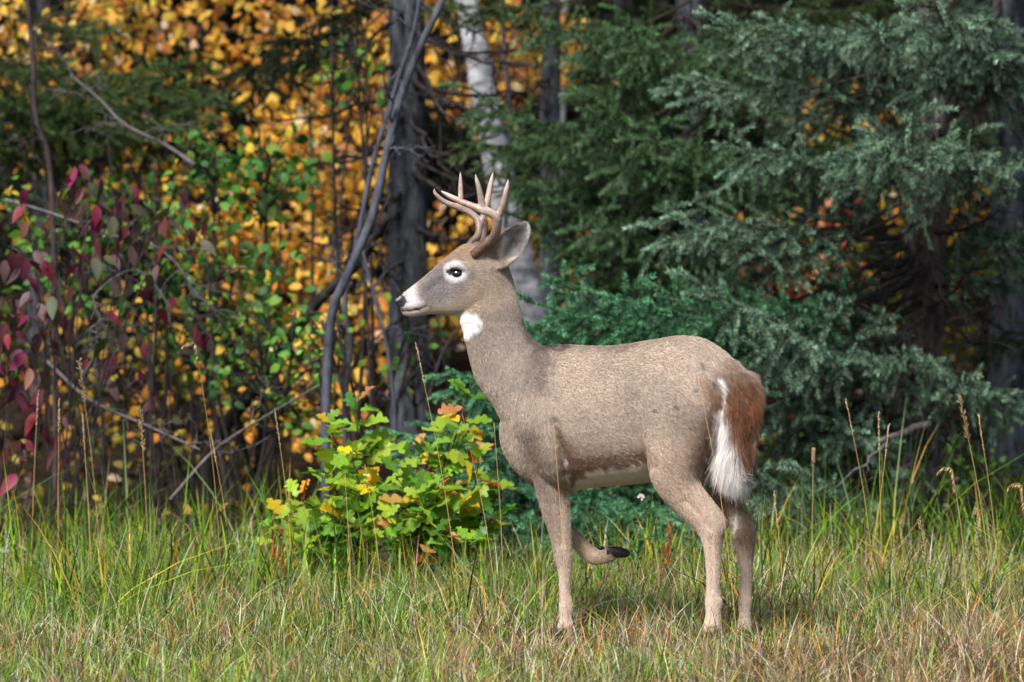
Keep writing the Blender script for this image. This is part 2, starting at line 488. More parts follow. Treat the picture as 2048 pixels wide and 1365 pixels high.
# ---- the tall spruce on the right whose long low boughs reach behind the deer
path_r = vertical(1845, 640, 6.0, 9.0, (0.03, 0.0), 0.012, 1)
spruce('large blue-green spruce with a brown trunk, its boughs reaching behind the deer', path_r, 0.088, M['needle_blue'], M['bark_brown'],
       explicit=[(1345, 412, 4.4, .05), (1405, 392, 4.6, .05), (1465, 292, 4.6, .05), (1540, 275, 4.9), (1340, 160, 5.2), (1425, 50, 4.8, -.1), (1510, 15, 4.9), (1580, 70, 5.0),
                 (1640, 160, 5.2), (1775, 60, 4.4), (1860, 20, 4.2), (1970, 45, 4.6), (2060, 90, 4.5), (1755, 270, 4.2), (1840, 245, 4.0), (1960, 255, 4.3), (2060, 300, 4.6),
                 (2070, 440, 5.0), (1990, 570, 5.6), (1980, 150, 5.0), (1870, 130, 4.8)],
       auto=(2.7, 8.9, 64, 1.7, 0.35),
       dead=[(1600, 560, 5.2, .1, .012), (1560, 640, 5.0, .05, .009), (1640, 700, 5.2, .2, .008), (2000, 420, 5.6, -.1, .012), (2010, 620, 5.4, .15, .009), (1690, 860, 4.8, .2, .012), (1560, 820, 5.2, .25, .008),
             (1950, 520, 5.0, -.2, .009), (1730, 480, 5.0, .1, .009), (1620, 470, 5.4, .05, .012), (2040, 700, 5.0, .2, .010), (1980, 880, 5.0, .2, .01), (1580, 690, 4.8, .35, .009), (1660, 620, 5.0, .25, .009), (1610, 740, 4.8, .4, .008), (1700, 560, 5.0, .15, .01), (2010, 500, 5.2, -.15, .009), (1930, 640, 5.0, .3, .008), (1670, 930, 4.6, .25, .008), (1760, 990, 4.6, .2, .009), (2000, 940, 4.8, .2, .009)], seed=11)
t2 = [o for o in bpy.data.objects if o.name == 'spruce_tree'][0]
for e in [(1058, 592, 3.7), (1130, 574, 3.9), (1064, 690, 3.9), (1255, 602, 3.7), (1390, 588, 4.0), (1505, 690, 3.7), (1540, 630, 4.0), (1240, 650, 3.7),
          (1595, 765, 4.4), (1690, 712, 4.7), (1800, 702, 4.6), (1930, 735, 4.6), (2040, 790, 4.8),
          (1525, 785, 4.2), (1650, 835, 4.3), (1620, 975, 3.9), (1540, 930, 3.8)]:
    tip = P(*e)
    b_ = trunk_at(path_r, max(0.12, tip[2] + random.uniform(0.02, 0.2)))
    place_bough(t2, b_, tip, M['needle_bright'] if e[0] < 1360 else M['needle_blue'], roll=random.uniform(-0.25, 0.25), slim=.68)

# ---- small spruce just behind the deer
path_s = vertical(1165, 900, 4.4, 1.12, (0.02, 0), 0.004, 2)
spruce('small young spruce crouching behind the deer and the oak sapling', path_s, 0.02, M['needle_bright'], M['bark_brown'],
       explicit=[(898, 728, 3.9, .0), (905, 768, 4.0, .1), (955, 838, 3.9, .1), (770, 852, 4.2, .1), (850, 868, 4.0, .12), (985, 905, 3.7, .1), (1030, 975, 3.5, .1), (930, 900, 3.7, .1), (1090, 1040, 3.4, .1), (1010, 1040, 3.5, .1),
                 (1250, 1040, 3.3, .1), (1170, 1010, 3.3, .1), (1300, 1000, 3.5, .1), (1220, 1085, 3.2, .1), (1130, 1080, 3.2, .1), (1330, 1060, 3.4, .15), (1380, 1000, 3.7, .1), (960, 980, 3.7, .1), (1280, 1100, 3.1, .1)],
       auto=(0.15, 1.05, 26, 0.7, 0.12), seed=12)

# ---- green spruce in the middle, further back
path_m = vertical(1390, 300, 8.2, 9.5, (0.0, 0.0), 0.015, 3)
spruce('green spruce with mossy yellowish boughs behind the antlers and the deer', path_m, 0.075, M['needle_green'], M['bark_grey'],
       explicit=[(925, 170, 6.6), (1055, 38, 6.8), (1190, 80, 6.5), (1030, 330, 6.8), (1030, 440, 6.9), (1100, 400, 6.7), (1140, 470, 6.8), (1200, 420, 6.5), (1120, 250, 6.7),
                 (1180, 210, 6.4), (1260, 300, 6.4), (1200, 540, 6.8), (1290, 520, 6.6), (1250, 150, 6.6), (1300, 60, 6.4), (1330, 240, 6.3), (1370, 350, 6.3), (1280, 440, 6.5), (1400, 480, 6.6), (1150, 330, 6.9),
                 (1340, 110, 6.6), (1480, 330, 6.8), (1540, 210, 6.9), (1600, 120, 7.0), (1500, 450, 7.0), (1450, 90, 6.8), (1560, 30, 6.8), (1240, 20, 6.6), (1420, 250, 6.4)],
       auto=(1.3, 9.4, 66, 1.4, 0.3), dead=[(1110, 520, 7.2), (1180, 560, 7.0)], seed=13, mat2=M['needle_mid'])

# ---- dark spruce bole behind the deer's head
path_c = vertical(818, 500, 9.0, 10.5, (-0.006, 0.0), 0.006, 4)
spruce('tall spruce with a bare dark grey trunk and dead twigs behind the deer head', path_c, 0.098, M['needle_dark'], M['bark_grey'],
       explicit=[(560, 70, 8.0, .3), (470, 130, 8.4, .35), (640, 30, 8.4, .3)],
       auto=(3.4, 10.3, 34, 1.7, 0.35),
       dead=[(1100, 95, 8.6, .05, .014), (1090, 165, 8.4, .0, .014), (1000, 270, 8.2, -.05, .012), (1010, 215, 8.3, .1, .012), (600, 160, 8.4, .1, .014), (560, 330, 8.6, .15, .014), (640, 420, 8.4, .1, .014), (700, 220, 8.3, .1, .01),
             (960, 345, 8.4, .05, .012), (980, 470, 8.3, .05, .012), (960, 600, 8.2, .1, .010), (700, 590, 8.3, .2, .012), (990, 60, 8.3, .2, .012), (900, 130, 8.2, .3, .01), (690, 500, 8.5, .2, .011), (920, 700, 8.2, .15, .01),
             (710, 690, 8.2, .15, .01), (540, 240, 8.2, .2, .012), (930, 250, 8.1, .35, .012), (1080, 210, 8.0, .12, .014), (1060, 130, 8.1, .2, .014), (1020, 380, 8.1, .1, .013), (880, 330, 8.0, .3, .012), (640, 330, 8.1, .25, .013), (600, 500, 8.0, .3, .014), (660, 130, 8.0, .3, .012)], seed=14)
path_d = vertical(1105, 200, 11.0, 9.0, (0.01, 0), 0.01, 5)
spruce('slim black spruce trunk standing beside the birch, partly hidden by green boughs', path_d, 0.055, M['needle_dark'], M['bark_grey'], auto=(3.2, 8.8, 30, 1.3, 0.3),
       dead=[(1000, 190, 10.4), (1250, 330, 10.4), (1020, 330, 10.2), (1200, 120, 10.3)], seed=15)
path_l = vertical(-60, 300, 9.6, 9.0, (0, 0), 0.01, 6)
spruce('spruce beyond the purple dogwood, its feathery green boughs spread among yellow leaves', path_l, 0.08, M['needle_green'], M['bark_brown'],
       explicit=[(420, 150, 8.6), (380, 200, 8.4), (330, 110, 8.8), (250, 165, 8.6), (460, 190, 9.0), (180, 220, 8.8), (110, 120, 8.5), (300, 260, 9.0), (60, 260, 8.8), (220, 60, 9.2), (40, 170, 8.6), (120, 320, 9.0)],
       auto=(3.2, 8.8, 30, 1.5, 0.3), dead=[(300, 330, 8.8, .2), (180, 420, 8.6, .2)], seed=16)
path_e = vertical(2015, 30, 9.0, 9.0, (0, 0), 0.01, 7)
spruce('dark spruce trunk beyond the boughs of the large blue-green spruce', path_e, 0.09, M['needle_dark'], M['bark_grey'], auto=(0.7, 8.8, 80, 1.5, 0.3), dead=[(1900, 60, 8.4), (1880, 180, 8.4)], seed=17)
far = [(240, 13.8, 'first of the far dark spruces, beyond the purple dogwood'), (520, 16.5, 'far dark spruce seen through yellow leaves above the oak sapling'), (960, 18.0, 'far dark spruce behind the white birch'),
       (1250, 15.0, 'far dark spruce behind the mossy green spruce'), (1620, 14.5, 'far dark spruce in the gap beside the large spruce trunk'), (1800, 18.0, 'farthest dark spruce behind the large spruce trunk'),
       (2120, 13.5, 'far dark spruce behind the dark trunk beyond the large spruce'), (690, 20.5, 'farthest dark spruce behind the bare grey trunk'), (-150, 15.0, 'far dark spruce past the feathery spruce'),
       (90, 12.6, 'added dark backing spruce behind the olive bush and the purple dogwood'), (390, 13.2, 'added dark backing spruce behind the green leaved bushes'), (590, 14.2, 'added dark backing spruce behind the curved slate stem'),
       (1080, 15.5, 'added dark backing spruce between the birch and the mossy green spruce'), (1440, 17.5, 'far dark spruce above the mossy green spruce'), (760, 15.0, 'added dark backing spruce right behind the bare grey trunk')]
for i, (px, Y, lb) in enumerate(far):  # dark backing spruces among these are added to imitate shaded forest gaps
    pth = vertical(px, 400, Y, 9.0, (0, 0), 0.01, 20 + i)
    spruce(lb, pth, 0.09, M['needle_dark'], M['bark_grey'], auto=(pth[0][2] + 0.3, pth[0][2] + 8.8, 92, 1.6, 0.3), seed=30 + i, group='far dark spruces')

# ------------------------------------------------------------------ birches
def birch(label, path, r0, seed, group=None):
    t = thing('birch_tree', label, 'birch', tuple(path[0]), group)
    make_trunk(t, path, r0, 0.025, M['bark_birch'], 16, 0.03, seed)
    r = np.random.default_rng(seed)
    top = path[-1]
    for k in range(10):
        z = np.interp(r.uniform(0.45, 0.97), [0, 1], [path[0][2], top[2]])
        b = trunk_at(path, z); a = r.uniform(0, 6.28)
        tip = b + np.array((math.cos(a), math.sin(a), 0.7)) * r.uniform(0.5, 1.2)
        mb = bare_branch_mesh(b, tip, 0.012, -0.05, 8, seed + k, path[0])
        obj('branch', mb.mesh('branch', M['bark_twig']), t)
    return t
def px_path(pts):
    q = [P(*p) for p in pts]
    b = q[0]
    q.insert(0, np.array((b[0], b[1], float(ground_z(b[0], b[1])) - 0.05)))
    return np.array(q)
pb = px_path([(1064, 680, 10.0), (1036, 520, 10.0), (1012, 410, 10.0), (985, 280, 10.0), (960, 140, 10.0), (932, 0, 10.0)])
up = [pb[-1] + np.array((-0.16, 0.05, 0.9)) * k for k in range(1, 6)]
birch('leaning white birch trunk behind the antlers', np.vstack([pb, up]), 0.092, 51)
pb2 = px_path([(1112, 420, 13.0), (1120, 160, 13.0), (1126, 20, 13.0)])
birch('slim white birch stem beside the slim black spruce trunk', np.vstack([pb2, pb2[-1] + np.array((0.1, 0, 1.5)), pb2[-1] + np.array((0.2, 0, 3.2))]), 0.042, 52)

# ------------------------------------------------------------------ broad-leaved trees and shrubs
def leaf_shape(n=1):
    # pointed oval in XY, stalk at the origin, tip at +X, length 1, slightly folded along the midrib and curled
    x = np.array((0.0, 0.28, 0.68, 1.0, 0.28, 0.68)); y = np.array((0, .27, .24, 0, -.27, -.24)); z = np.array((0, .06, .02, -.12, .06, .02))
    return np.stack([x, y, z], -1), np.array(((0, 1, 4), (1, 2, 5), (1, 5, 4), (2, 3, 5)))
def scatter_leaves(mb, pos, size, palette, weights, r, hang=0.6, jitter=0.18):
    """many single leaves; each gets its own pose, size and colour"""
    n = len(pos)
    sh, tr = leaf_shape()
    d = r.standard_normal((n, 3)); d[:, 2] -= hang * 1.5; d /= np.linalg.norm(d, axis=1)[:, None]
    nrm = r.standard_normal((n, 3)); nrm[:, 1] -= 0.9; nrm[:, 2] += 0.5
    yv = np.cross(nrm, d); yv /= np.linalg.norm(yv, axis=1)[:, None] + 1e-9
    zv = np.cross(d, yv)
    s = (size * r.uniform(0.65, 1.25, n))[:, None, None]
    v = pos[:, None] + s * (sh[None, :, 0:1] * d[:, None] + sh[None, :, 1:2] * yv[:, None] * 1.05 + sh[None, :, 2:3] * zv[:, None])
    pal = np.asarray(palette); k = r.choice(len(pal), n, p=np.asarray(weights) / np.sum(weights))
    c = pal[k] * (1 + jitter * r.standard_normal((n, 1))) * (1 + 0.06 * r.standard_normal((n, 3)))
    c = np.clip(c, 0.005, 0.95)
    f = (tr[None] + (np.arange(n) * len(sh))[:, None, None]).reshape(-1, 3)
    mb.add(v.reshape(-1, 3), f, None, np.repeat(c, len(sh), 0))

def leafy(name, label, cat, c, rad, n_leaves, palette, weights, size, seed, bark='bark_twig', stems=1, group=None, nodes=70, spread=0.10, hang=0.6):
    """c: (px, py, Y) of the crown centre, rad: (rx, ry, rz) metres"""
    r = np.random.default_rng(seed)
    ctr = P(*c); rad = np.asarray(rad)
    z0 = float(ground_z(ctr[0], ctr[1]))
    base = np.array((ctr[0] + r.uniform(-.15, .15), ctr[1] + 0.1, z0 - 0.04))
    t = thing(name, label, cat, tuple(base), group)
    nd = r.standard_normal((nodes, 3)); nd /= np.linalg.norm(nd, axis=1)[:, None]
    nd = ctr + nd * (r.uniform(0.25, 1, nodes) ** 0.6)[:, None] * rad
    nd[:, 2] = np.maximum(nd[:, 2], z0 + 0.12)
    sk = []
    for s_ in range(stems):
        b = base + np.array((r.uniform(-.12, .12), r.uniform(-.12, .12), 0)) * (stems > 1)
        top = ctr + np.array((r.uniform(-.5, .5) * rad[0], r.uniform(-.5, .5) * rad[1], rad[2] * r.uniform(0.5, 1.0)))
        mid = (b + top) / 2 + np.array((r.uniform(-.1, .1), r.uniform(-.1, .1), 0))
        p = spline([b, mid, top], 14); sk.append(p)
        mb = MB(); mb.tube(p - base, np.linspace(0.022 if stems == 1 else 0.012, 0.005, 14), 7, jitter=0.06)
        obj('trunk' if stems == 1 else 'stem', mb.mesh('stem', M[bark]), t)
    tw = MB()
    allp = np.vstack(sk)
    for q in nd:
        cand = allp[allp[:, 2] < q[2] - 0.03]
        if not len(cand): cand = allp[:2]
        a = cand[np.argmin(np.linalg.norm(cand - q, axis=1) + 0.2 * r.random(len(cand)))]
        m_ = (a + q) / 2 + np.array((0, 0, 0.05)) + r.standard_normal(3) * 0.03
        tw.tube(spline([a - base, m_ - base, q - base], 6), np.linspace(0.005, 0.0015, 6), 4, cap=False)
    o = obj('twigs', tw.mesh('twigs', M[bark]), t); o['kind'] = 'stuff'
    pos = nd[r.integers(0, nodes, n_leaves)] + r.standard_normal((n_leaves, 3)) * spread
    lb = MB(); scatter_leaves(lb, pos - base, size, palette, weights, r, hang)
    o = obj('crown', lb.mesh('crown', M['leaf_attr'], smooth=False), t); o['kind'] = 'stuff'
    return t

gold = [lin(240, 186, 70), lin(246, 204, 92), lin(230, 160, 64), lin(204, 134, 76), lin(240, 210, 166), lin(176, 160, 70)]
gw = [5, 4, 4, 2, 1.5, 1]
olive = [lin(196, 150, 44), lin(140, 122, 40), lin(84, 92, 32), lin(190, 122, 44), lin(56, 74, 28)]
ow = [3, 3, 3, 2, 4]
green = [lin(88, 136, 48), lin(62, 110, 48), lin(116, 152, 56), lin(44, 84, 40), lin(196, 172, 60)]
grw = [4, 4, 2, 3, 0.6]
peach = [lin(226, 160, 110), lin(214, 130, 84), lin(190, 150, 60), lin(130, 140, 50), lin(200, 90, 90)]
yellow = [
    ('golden leaved small tree above the far end of the purple dogwood', (130, 80, 11.2), (.62, .5, .42), 1500, gold, gw, .06),
    ('golden leaved tree beside the feathery spruce boughs', (330, 30, 12.0), (.55, .5, .35), 1100, gold, gw, .06),
    ('bright golden tree between feathery spruce boughs and bare grey trunk', (570, 120, 11.6), (.62, .5, .55), 2000, gold, gw, .065),
    ('dense amber tree directly beside the bare grey spruce trunk', (690, 240, 11.2), (.40, .45, .65), 1700, gold, gw, .062),
    ('orange leaved tree behind the curved slate stem', (620, 420, 10.8), (.55, .5, .5), 1900, gold, gw, .062),
    ('golden shrub low behind the curved slate stem', (660, 640, 10.4), (.45, .45, .38), 1200, gold, gw, .06),
    ('amber tree between the green leaved bush and the dead leaning trunk', (500, 520, 10.4), (.5, .45, .4), 1500, gold, gw, .058),
    ('golden tree seen between bare grey trunk and birch', (960, 70, 12.4), (.55, .5, .45), 1500, gold, gw, .066),
    ('golden tree whose leaves hang before the leaning birch', (1040, 130, 11.4), (.32, .3, .26), 460, gold, gw, .066),
    ('amber shrub behind the muzzle of the deer', (900, 560, 11.4), (.36, .4, .40), 620, gold, gw, .062),
    ('amber shrub behind the nape of the deer', (1080, 560, 12.0), (.30, .4, .34), 620, gold, gw, .062),
    ('small golden tree in the gap between the two larger spruces', (1690, 270, 11.5), (.28, .35, .30), 420, gold, gw, .06),
    ('golden shrub behind the brown spruce trunk', (1880, 400, 10.0), (.32, .35, .36), 460, gold, gw, .055),
    ('peach and pink leaved bush under the mossy spruce boughs', (1520, 540, 10.8), (.75, .5, .30), 900, peach, [3, 3, 2, 3, 1], .065),
    ('olive and orange bush behind the purple dogwood leaves', (120, 330, 10.5), (.60, .5, .5), 1000, olive, ow, .055),
    ('olive gold bush at the foot of the feathery spruce', (330, 380, 10.4), (.62, .5, .5), 1100, olive, ow, .055),
    ('low rusty gold bush beneath the purple dogwood branches', (160, 720, 8.6), (.60, .5, .38), 800, olive, ow, .05),
    ('low orange speckled bush between dogwood and dead leaning trunk', (380, 780, 8.4), (.52, .5, .38), 800, olive, ow, .05),
    ('rusty bush behind the oak sapling leaves', (590, 800, 9.0), (.40, .4, .26), 560, gold, gw, .05),
    ('yellow-green bush behind the fallen twigs under the large spruce', (1960, 640, 10.5), (.6, .5, .5), 1000, [lin(130, 130, 30), lin(90, 110, 30), lin(196, 150, 30)], [3, 3, 1], .05),
]
for i, (lb, c, rad, n, pal, w, sz) in enumerate(yellow):
    leafy('autumn_bush' if 'bush' in lb or 'shrub' in lb else 'autumn_tree', lb, 'bush' if 'bush' in lb or 'shrub' in lb else 'tree', c, rad, int(n * (.36 if n > 1000 else .5)), pal, w, sz * 1.12, 100 + i,
          stems=3 if 'bush' in lb or 'shrub' in lb else 1, nodes=int(18 + n / 55), spread=0.07)
greens = [
    ('green leaved bush before the golden trees', (490, 330, 7.6), (.42, .3, .20), 230, .062),
    ('green leaved bush beside the pale crooked twigs', (440, 600, 7.2), (.36, .3, .34), 330, .062),
    ('dark green bush at the foot of the curved slate stem', (540, 740, 7.0), (.34, .3, .26), 260, .05),
    ('sparse green twig before the bare grey spruce trunk', (700, 130, 7.8), (.20, .2, .14), 60, .055),
    ('sparse green sprout before the foot of the bare grey trunk', (830, 700, 7.5), (.16, .2, .30), 50, .045),
    ('olive green bush among the purple dogwood stems', (200, 500, 7.0), (.50, .3, .38), 330, .055),
    ('deep green undergrowth bush beneath the large spruce boughs', (1760, 940, 7.4), (.75, .4, .25), 900, .04),
    ('deep green undergrowth bush behind the legs of the deer', (1400, 960, 7.6), (.7, .4, .25), 900, .04),
    ('pale green seedling bush before the curved slate stem', (650, 690, 5.4), (.10, .1, .12), 40, .04)]
for i, (lb, c, rad, n, sz) in enumerate(greens):
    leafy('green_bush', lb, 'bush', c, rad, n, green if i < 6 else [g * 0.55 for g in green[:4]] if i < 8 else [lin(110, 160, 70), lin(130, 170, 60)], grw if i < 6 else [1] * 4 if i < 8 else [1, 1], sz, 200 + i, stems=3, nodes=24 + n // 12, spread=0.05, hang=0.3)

# ------------------------------------------------------------------ bare stems and branches of the understorey
def stem(name, label, cat, pts, r0, r1, mat, twigs=8, seed=0, twl=0.3, group=None, grounded=True):
    q = np.array([P(*p) for p in pts])
    if grounded:
        b = q[0]; q = np.vstack([np.array((b[0], b[1], float(ground_z(b[0], b[1])) - 0.03)), q])
    base = q[0].copy()
    t = thing(name, label, cat, tuple(base), group)
    s = spline(q - base, 40)
    mb = MB(); mb.tube(s, np.linspace(r0, r1, 40), 8, jitter=0.04)
    obj('main_stem', mb.mesh('main_stem', mat), t)
    r = np.random.default_rng(seed)
    for k in range(twigs):
        i = r.integers(8, 38); d = unit(unit(s[i + 1] - s[i - 1]) * 0.6 + np.array((r.normal() * .8, r.normal() * .5, r.normal() * .4)))
        l = twl * r.uniform(0.4, 1.3)
        mb = bare_branch_mesh(s[i], s[i] + d * l, max(0.0022, r0 * 0.28), r.uniform(-.1, .1), 4, seed * 50 + k, (0, 0, 0), 0.06, 0.16)
        obj('twig', mb.mesh('twig', mat), t)
    return t
stem('sapling', 'curved slate grey sapling stem leaning across the bare spruce trunk', 'sapling', [(652, 830, 5.2), (662, 640, 5.2), (690, 560, 5.2), (742, 440, 5.2), (772, 310, 5.2), (800, 200, 5.2), (842, 90, 5.2), (885, 0, 5.2), (930, -120, 5.2)], .022, .014, M['bark_sapling'], 6, 1)
stem('sapling', 'second slate grey sapling stem crossing the curved one near the bare trunk', 'sapling', [(690, 820, 5.6), (700, 690, 5.6), (690, 600, 5.6), (715, 480, 5.6), (745, 330, 5.6), (790, 180, 5.6), (828, 60, 5.6), (850, -80, 5.6)], .013, .009, M['bark_sapling'], 8, 2)
stem('leaning_trunk', 'dead black trunk leaning low behind the oak sapling', 'trunk', [(420, 905, 7.6), (500, 790, 7.5), (570, 690, 7.4), (640, 600, 7.3), (720, 520, 7.2), (775, 430, 7.1)], .036, .02, M['bark_twig'], 10, 3, .4)
stem('sapling', 'thin grey stem rising beside the foot of the bare trunk', 'sapling', [(790, 850, 6.0), (775, 700, 6.0), (740, 560, 6.0), (720, 480, 6.0)], .010, .006, M['bark_sapling'], 8, 4)
stem('sapling', 'thin dark stem behind the deer muzzle', 'sapling', [(850, 850, 7.0), (880, 720, 7.0), (925, 650, 7.0), (990, 590, 7.0)], .009, .005, M['bark_twig'], 8, 5)
stem('sapling', 'slim grey pole crossing the leaning birch', 'sapling', [(1010, 500, 9.0), (1020, 250, 9.0), (1010, 120, 9.0), (1005, -20, 9.0), (1000, -200, 9.0)], .012, .010, M['bark_sapling'], 4, 6)
stem('sapling', 'dark upright stem above the purple dogwood', 'sapling', [(110, 640, 6.4), (100, 340, 6.4), (72, 240, 6.4), (66, 120, 6.4), (55, 0, 6.4), (40, -150, 6.4)], .014, .010, M['bark_purple'], 10, 7)
stem('dead_branch', 'long pale dead branch slanting through the feathery spruce boughs', 'branch', [(390, 330, 6.8), (330, 290, 6.9), (250, 250, 6.9), (200, 200, 7.0), (140, 150, 7.0)], .010, .005, M['bark_pale'], 9, 8, .25, None, False)
stem('dead_branch', 'crooked pale dead twig hanging below the purple leaves', 'branch', [(10, 400, 5.4), (110, 430, 5.4), (220, 470, 5.4), (300, 490, 5.4), (345, 520, 5.4), (375, 560, 5.4), (390, 600, 5.4)], .008, .004, M['bark_pale'], 14, 9, .3, None, False)
stem('dead_branch', 'zigzag grey dead twig in front of the green leaved bush', 'branch', [(340, 650, 5.2), (330, 600, 5.2), (270, 540, 5.2), (190, 590, 5.2), (200, 640, 5.2), (180, 660, 5.2), (205, 680, 5.2), (160, 760, 5.2)], .006, .004, M['bark_pale'], 12, 10, .3, None, False)
stem('dead_branch', 'straight bare branch slanting down into the grass below the dogwood', 'branch', [(340, 1000, 4.2), (430, 900, 4.4), (520, 840, 4.6), (640, 770, 4.8)], .007, .004, M['bark_pale'], 5, 11, .18, None, False)
stem('dead_branch', 'fallen grey branch lying across the grass edge below the dogwood', 'branch', [(90, 720, 5.4), (180, 800, 5.2), (290, 850, 5.0), (400, 900, 4.8)], .008, .005, M['bark_pale'], 8, 12, .25, None, False)
k_ = 0
for px, py, Y in [(300, 820, 7.0), (470, 800, 7.4), (555, 640, 8.0), (240, 560, 7.5), (160, 840, 6.0), (380, 700, 7.6), (740, 760, 7.0), (900, 800, 7.6), (620, 250, 9.5), (690, 330, 9.5)]:
    nm = ['under the purple dogwood leaves', 'beside the dead leaning trunk', 'before the amber trees', 'below the olive bush', 'in the dogwood thicket', 'behind the zigzag twig', 'left of the bare grey trunk base', 'below the deer muzzle', 'amid golden leaves by the bare trunk', 'crossing the amber tree by the bare trunk'][k_]
    a = random.uniform(-60, 60)
    stem('thicket_stem', 'thin dark upright stem ' + nm.replace('left of', 'beside'), 'stem', [(px - a * .3, py + 120, Y), (px, py, Y), (px + a * .4, py - 150, Y), (px + a, py - 330, Y)], .009, .004, M['bark_twig'], 10, 60 + k_, .3)
    k_ += 1

# ---- fallen wood
def log(label, a, b, r, mat, seed, name='fallen_log', cat='log'):
    a = np.asarray(a); b = np.asarray(b)
    mb = bare_branch_mesh(a, b, r, 0.01, 2, seed, a, 0.02, 0.12)
    o = obj(name, mb.mesh(name, mat), None, tuple(a)); return tag(o, label, cat)
log('short white birch log half hidden in grass below the dogwood', P(-30, 1112, 4.0), P(44, 1098, 4.0), .022, M['bark_birch'], 1)
log('grey broken branch stub jutting from under the large spruce', P(1860, 850, 4.9), P(1690, 900, 4.6), .019, M['bark_pale'], 2, 'fallen_branch', 'branch')
log('bent dark root-like branch lying under the large spruce trunk', P(1860, 910, 5.0), P(1740, 960, 4.6), .020, M['bark_twig'], 3, 'fallen_branch', 'branch')
log('pale twig lying in the grass between the deer legs', P(1340, 1172, 1.8), P(1170, 1212, 1.6), .006, M['bark_birch'], 4, 'fallen_branch', 'branch')
log('thin fallen twig slanting before the large spruce trunk', P(1770, 890, 4.4), P(1655, 985, 3.9), .007, M['bark_pale'], 5, 'fallen_branch', 'branch')

# ------------------------------------------------------------------ purple dogwood: every leaf a part
def dog_leaf_mesh(seed):
    r = np.random.default_rng(seed)
    t = np.linspace(0, 1, 9)
    w = 0.25 * np.sin(np.pi * t ** 0.8) ** 0.9 * (1 - 0.3 * t)
    curl = r.uniform(0.1, 0.35); fold = r.uniform(0.1, 0.3)
    mid = np.stack([t, 0 * t, -curl * t ** 2], -1)
    lf = mid + np.stack([0 * t, w, fold * w], -1); rt = mid + np.stack([0 * t, -w, fold * w], -1)
    v = np.vstack([mid, lf, rt]); n = 9
    q = [(i, i + 1, n + i + 1, n + i) for i in range(8)] + [(i + 1, i, 2 * n + i, 2 * n + i + 1) for i in range(8)]
    mb = MB(); mb.add(v, None, q)
    return mb.mesh('leaf', M['dog'][0])
DOG = [dog_leaf_mesh(i) for i in range(5)]
def put_leaf(parent, me, mat, pos, d, nrm, size):
    d = unit(d); y = unit(np.cross(nrm, d)); z = np.cross(d, y)
    o = obj('leaf', me, parent, None, mat)
    o.location = Vector(pos)
    o.rotation_mode = 'QUATERNION'
    o.rotation_quaternion = Matrix(((d[0], y[0], z[0]), (d[1], y[1], z[1]), (d[2], y[2], z[2]))).to_quaternion()
    o.scale = (size,) * 3
    return o
def dogwood(label, base_px, tips, n_leaf, seed, cols):
    r = np.random.default_rng(seed)
    b = P(*base_px); b[2] = float(ground_z(b[0], b[1])) - 0.03
    t = thing('dogwood_shrub', label, 'shrub', tuple(b))
    paths = []
    for tp in tips:
        q = P(*tp)
        m_ = b * 0.5 + q * 0.5 + np.array((r.uniform(-.08, .08), 0, 0.12))
        s = spline([b + np.array((r.uniform(-.1, .1), r.uniform(-.05, .05), 0)), m_, q + np.array((0, 0, .03)), q + np.array((r.uniform(-.12, .12), 0, -.08))], 24) - b
        mb = MB(); mb.tube(s, np.linspace(.0042, .0014, 24), 6)
        st = obj('branch', mb.mesh('branch', M['bark_purple']), t)
        paths.append(s)
    for k in range(n_leaf):
        s = paths[r.integers(len(paths))]
        i = int(r.uniform(0.42, 1) * 23)
        off = r.standard_normal(3) * np.array((.05, .05, .035))
        pos = s[i] + off
        d = np.array((r.normal() * .45, r.normal() * .45, -.9 + r.normal() * .35))
        nrm = np.array((r.normal() * .9, -.7 + r.normal() * .7, .2 + r.normal() * .4))
        put_leaf(t, DOG[r.integers(5)], M['dog'][r.choice(6, p=cols)], pos, d, nrm, r.uniform(.06, .112))
dogwood('purple dogwood shrub with magenta drooping leaves and grey stems', (120, 980, 5.0),
        [(40, 420, 4.8), (130, 430, 4.7), (230, 420, 4.8), (320, 450, 4.7), (350, 440, 5.0), (60, 520, 4.6), (150, 520, 4.6), (270, 400, 5.0), (180, 390, 4.9), (20, 620, 4.6), (110, 600, 4.5), (240, 470, 4.7)], 165, 5, [.17, .20, .27, .19, .11, .06])
dogwood('low crimson dogwood shoots beside the tall purple one', (20, 1000, 4.6), [(10, 690, 4.4), (60, 720, 4.4), (-20, 640, 4.4), (40, 800, 4.3), (110, 860, 4.4), (40, 900, 4.3)], 46, 6, [.3, .3, .12, .06, .04, .18])
dogwood('sparse dogwood shoot with few crimson leaves by the zigzag twig', (330, 960, 5.4), [(270, 690, 5.4), (380, 640, 5.4), (220, 740, 5.4), (310, 620, 5.3)], 22, 7, [.4, .25, .1, .1, .1, .05])

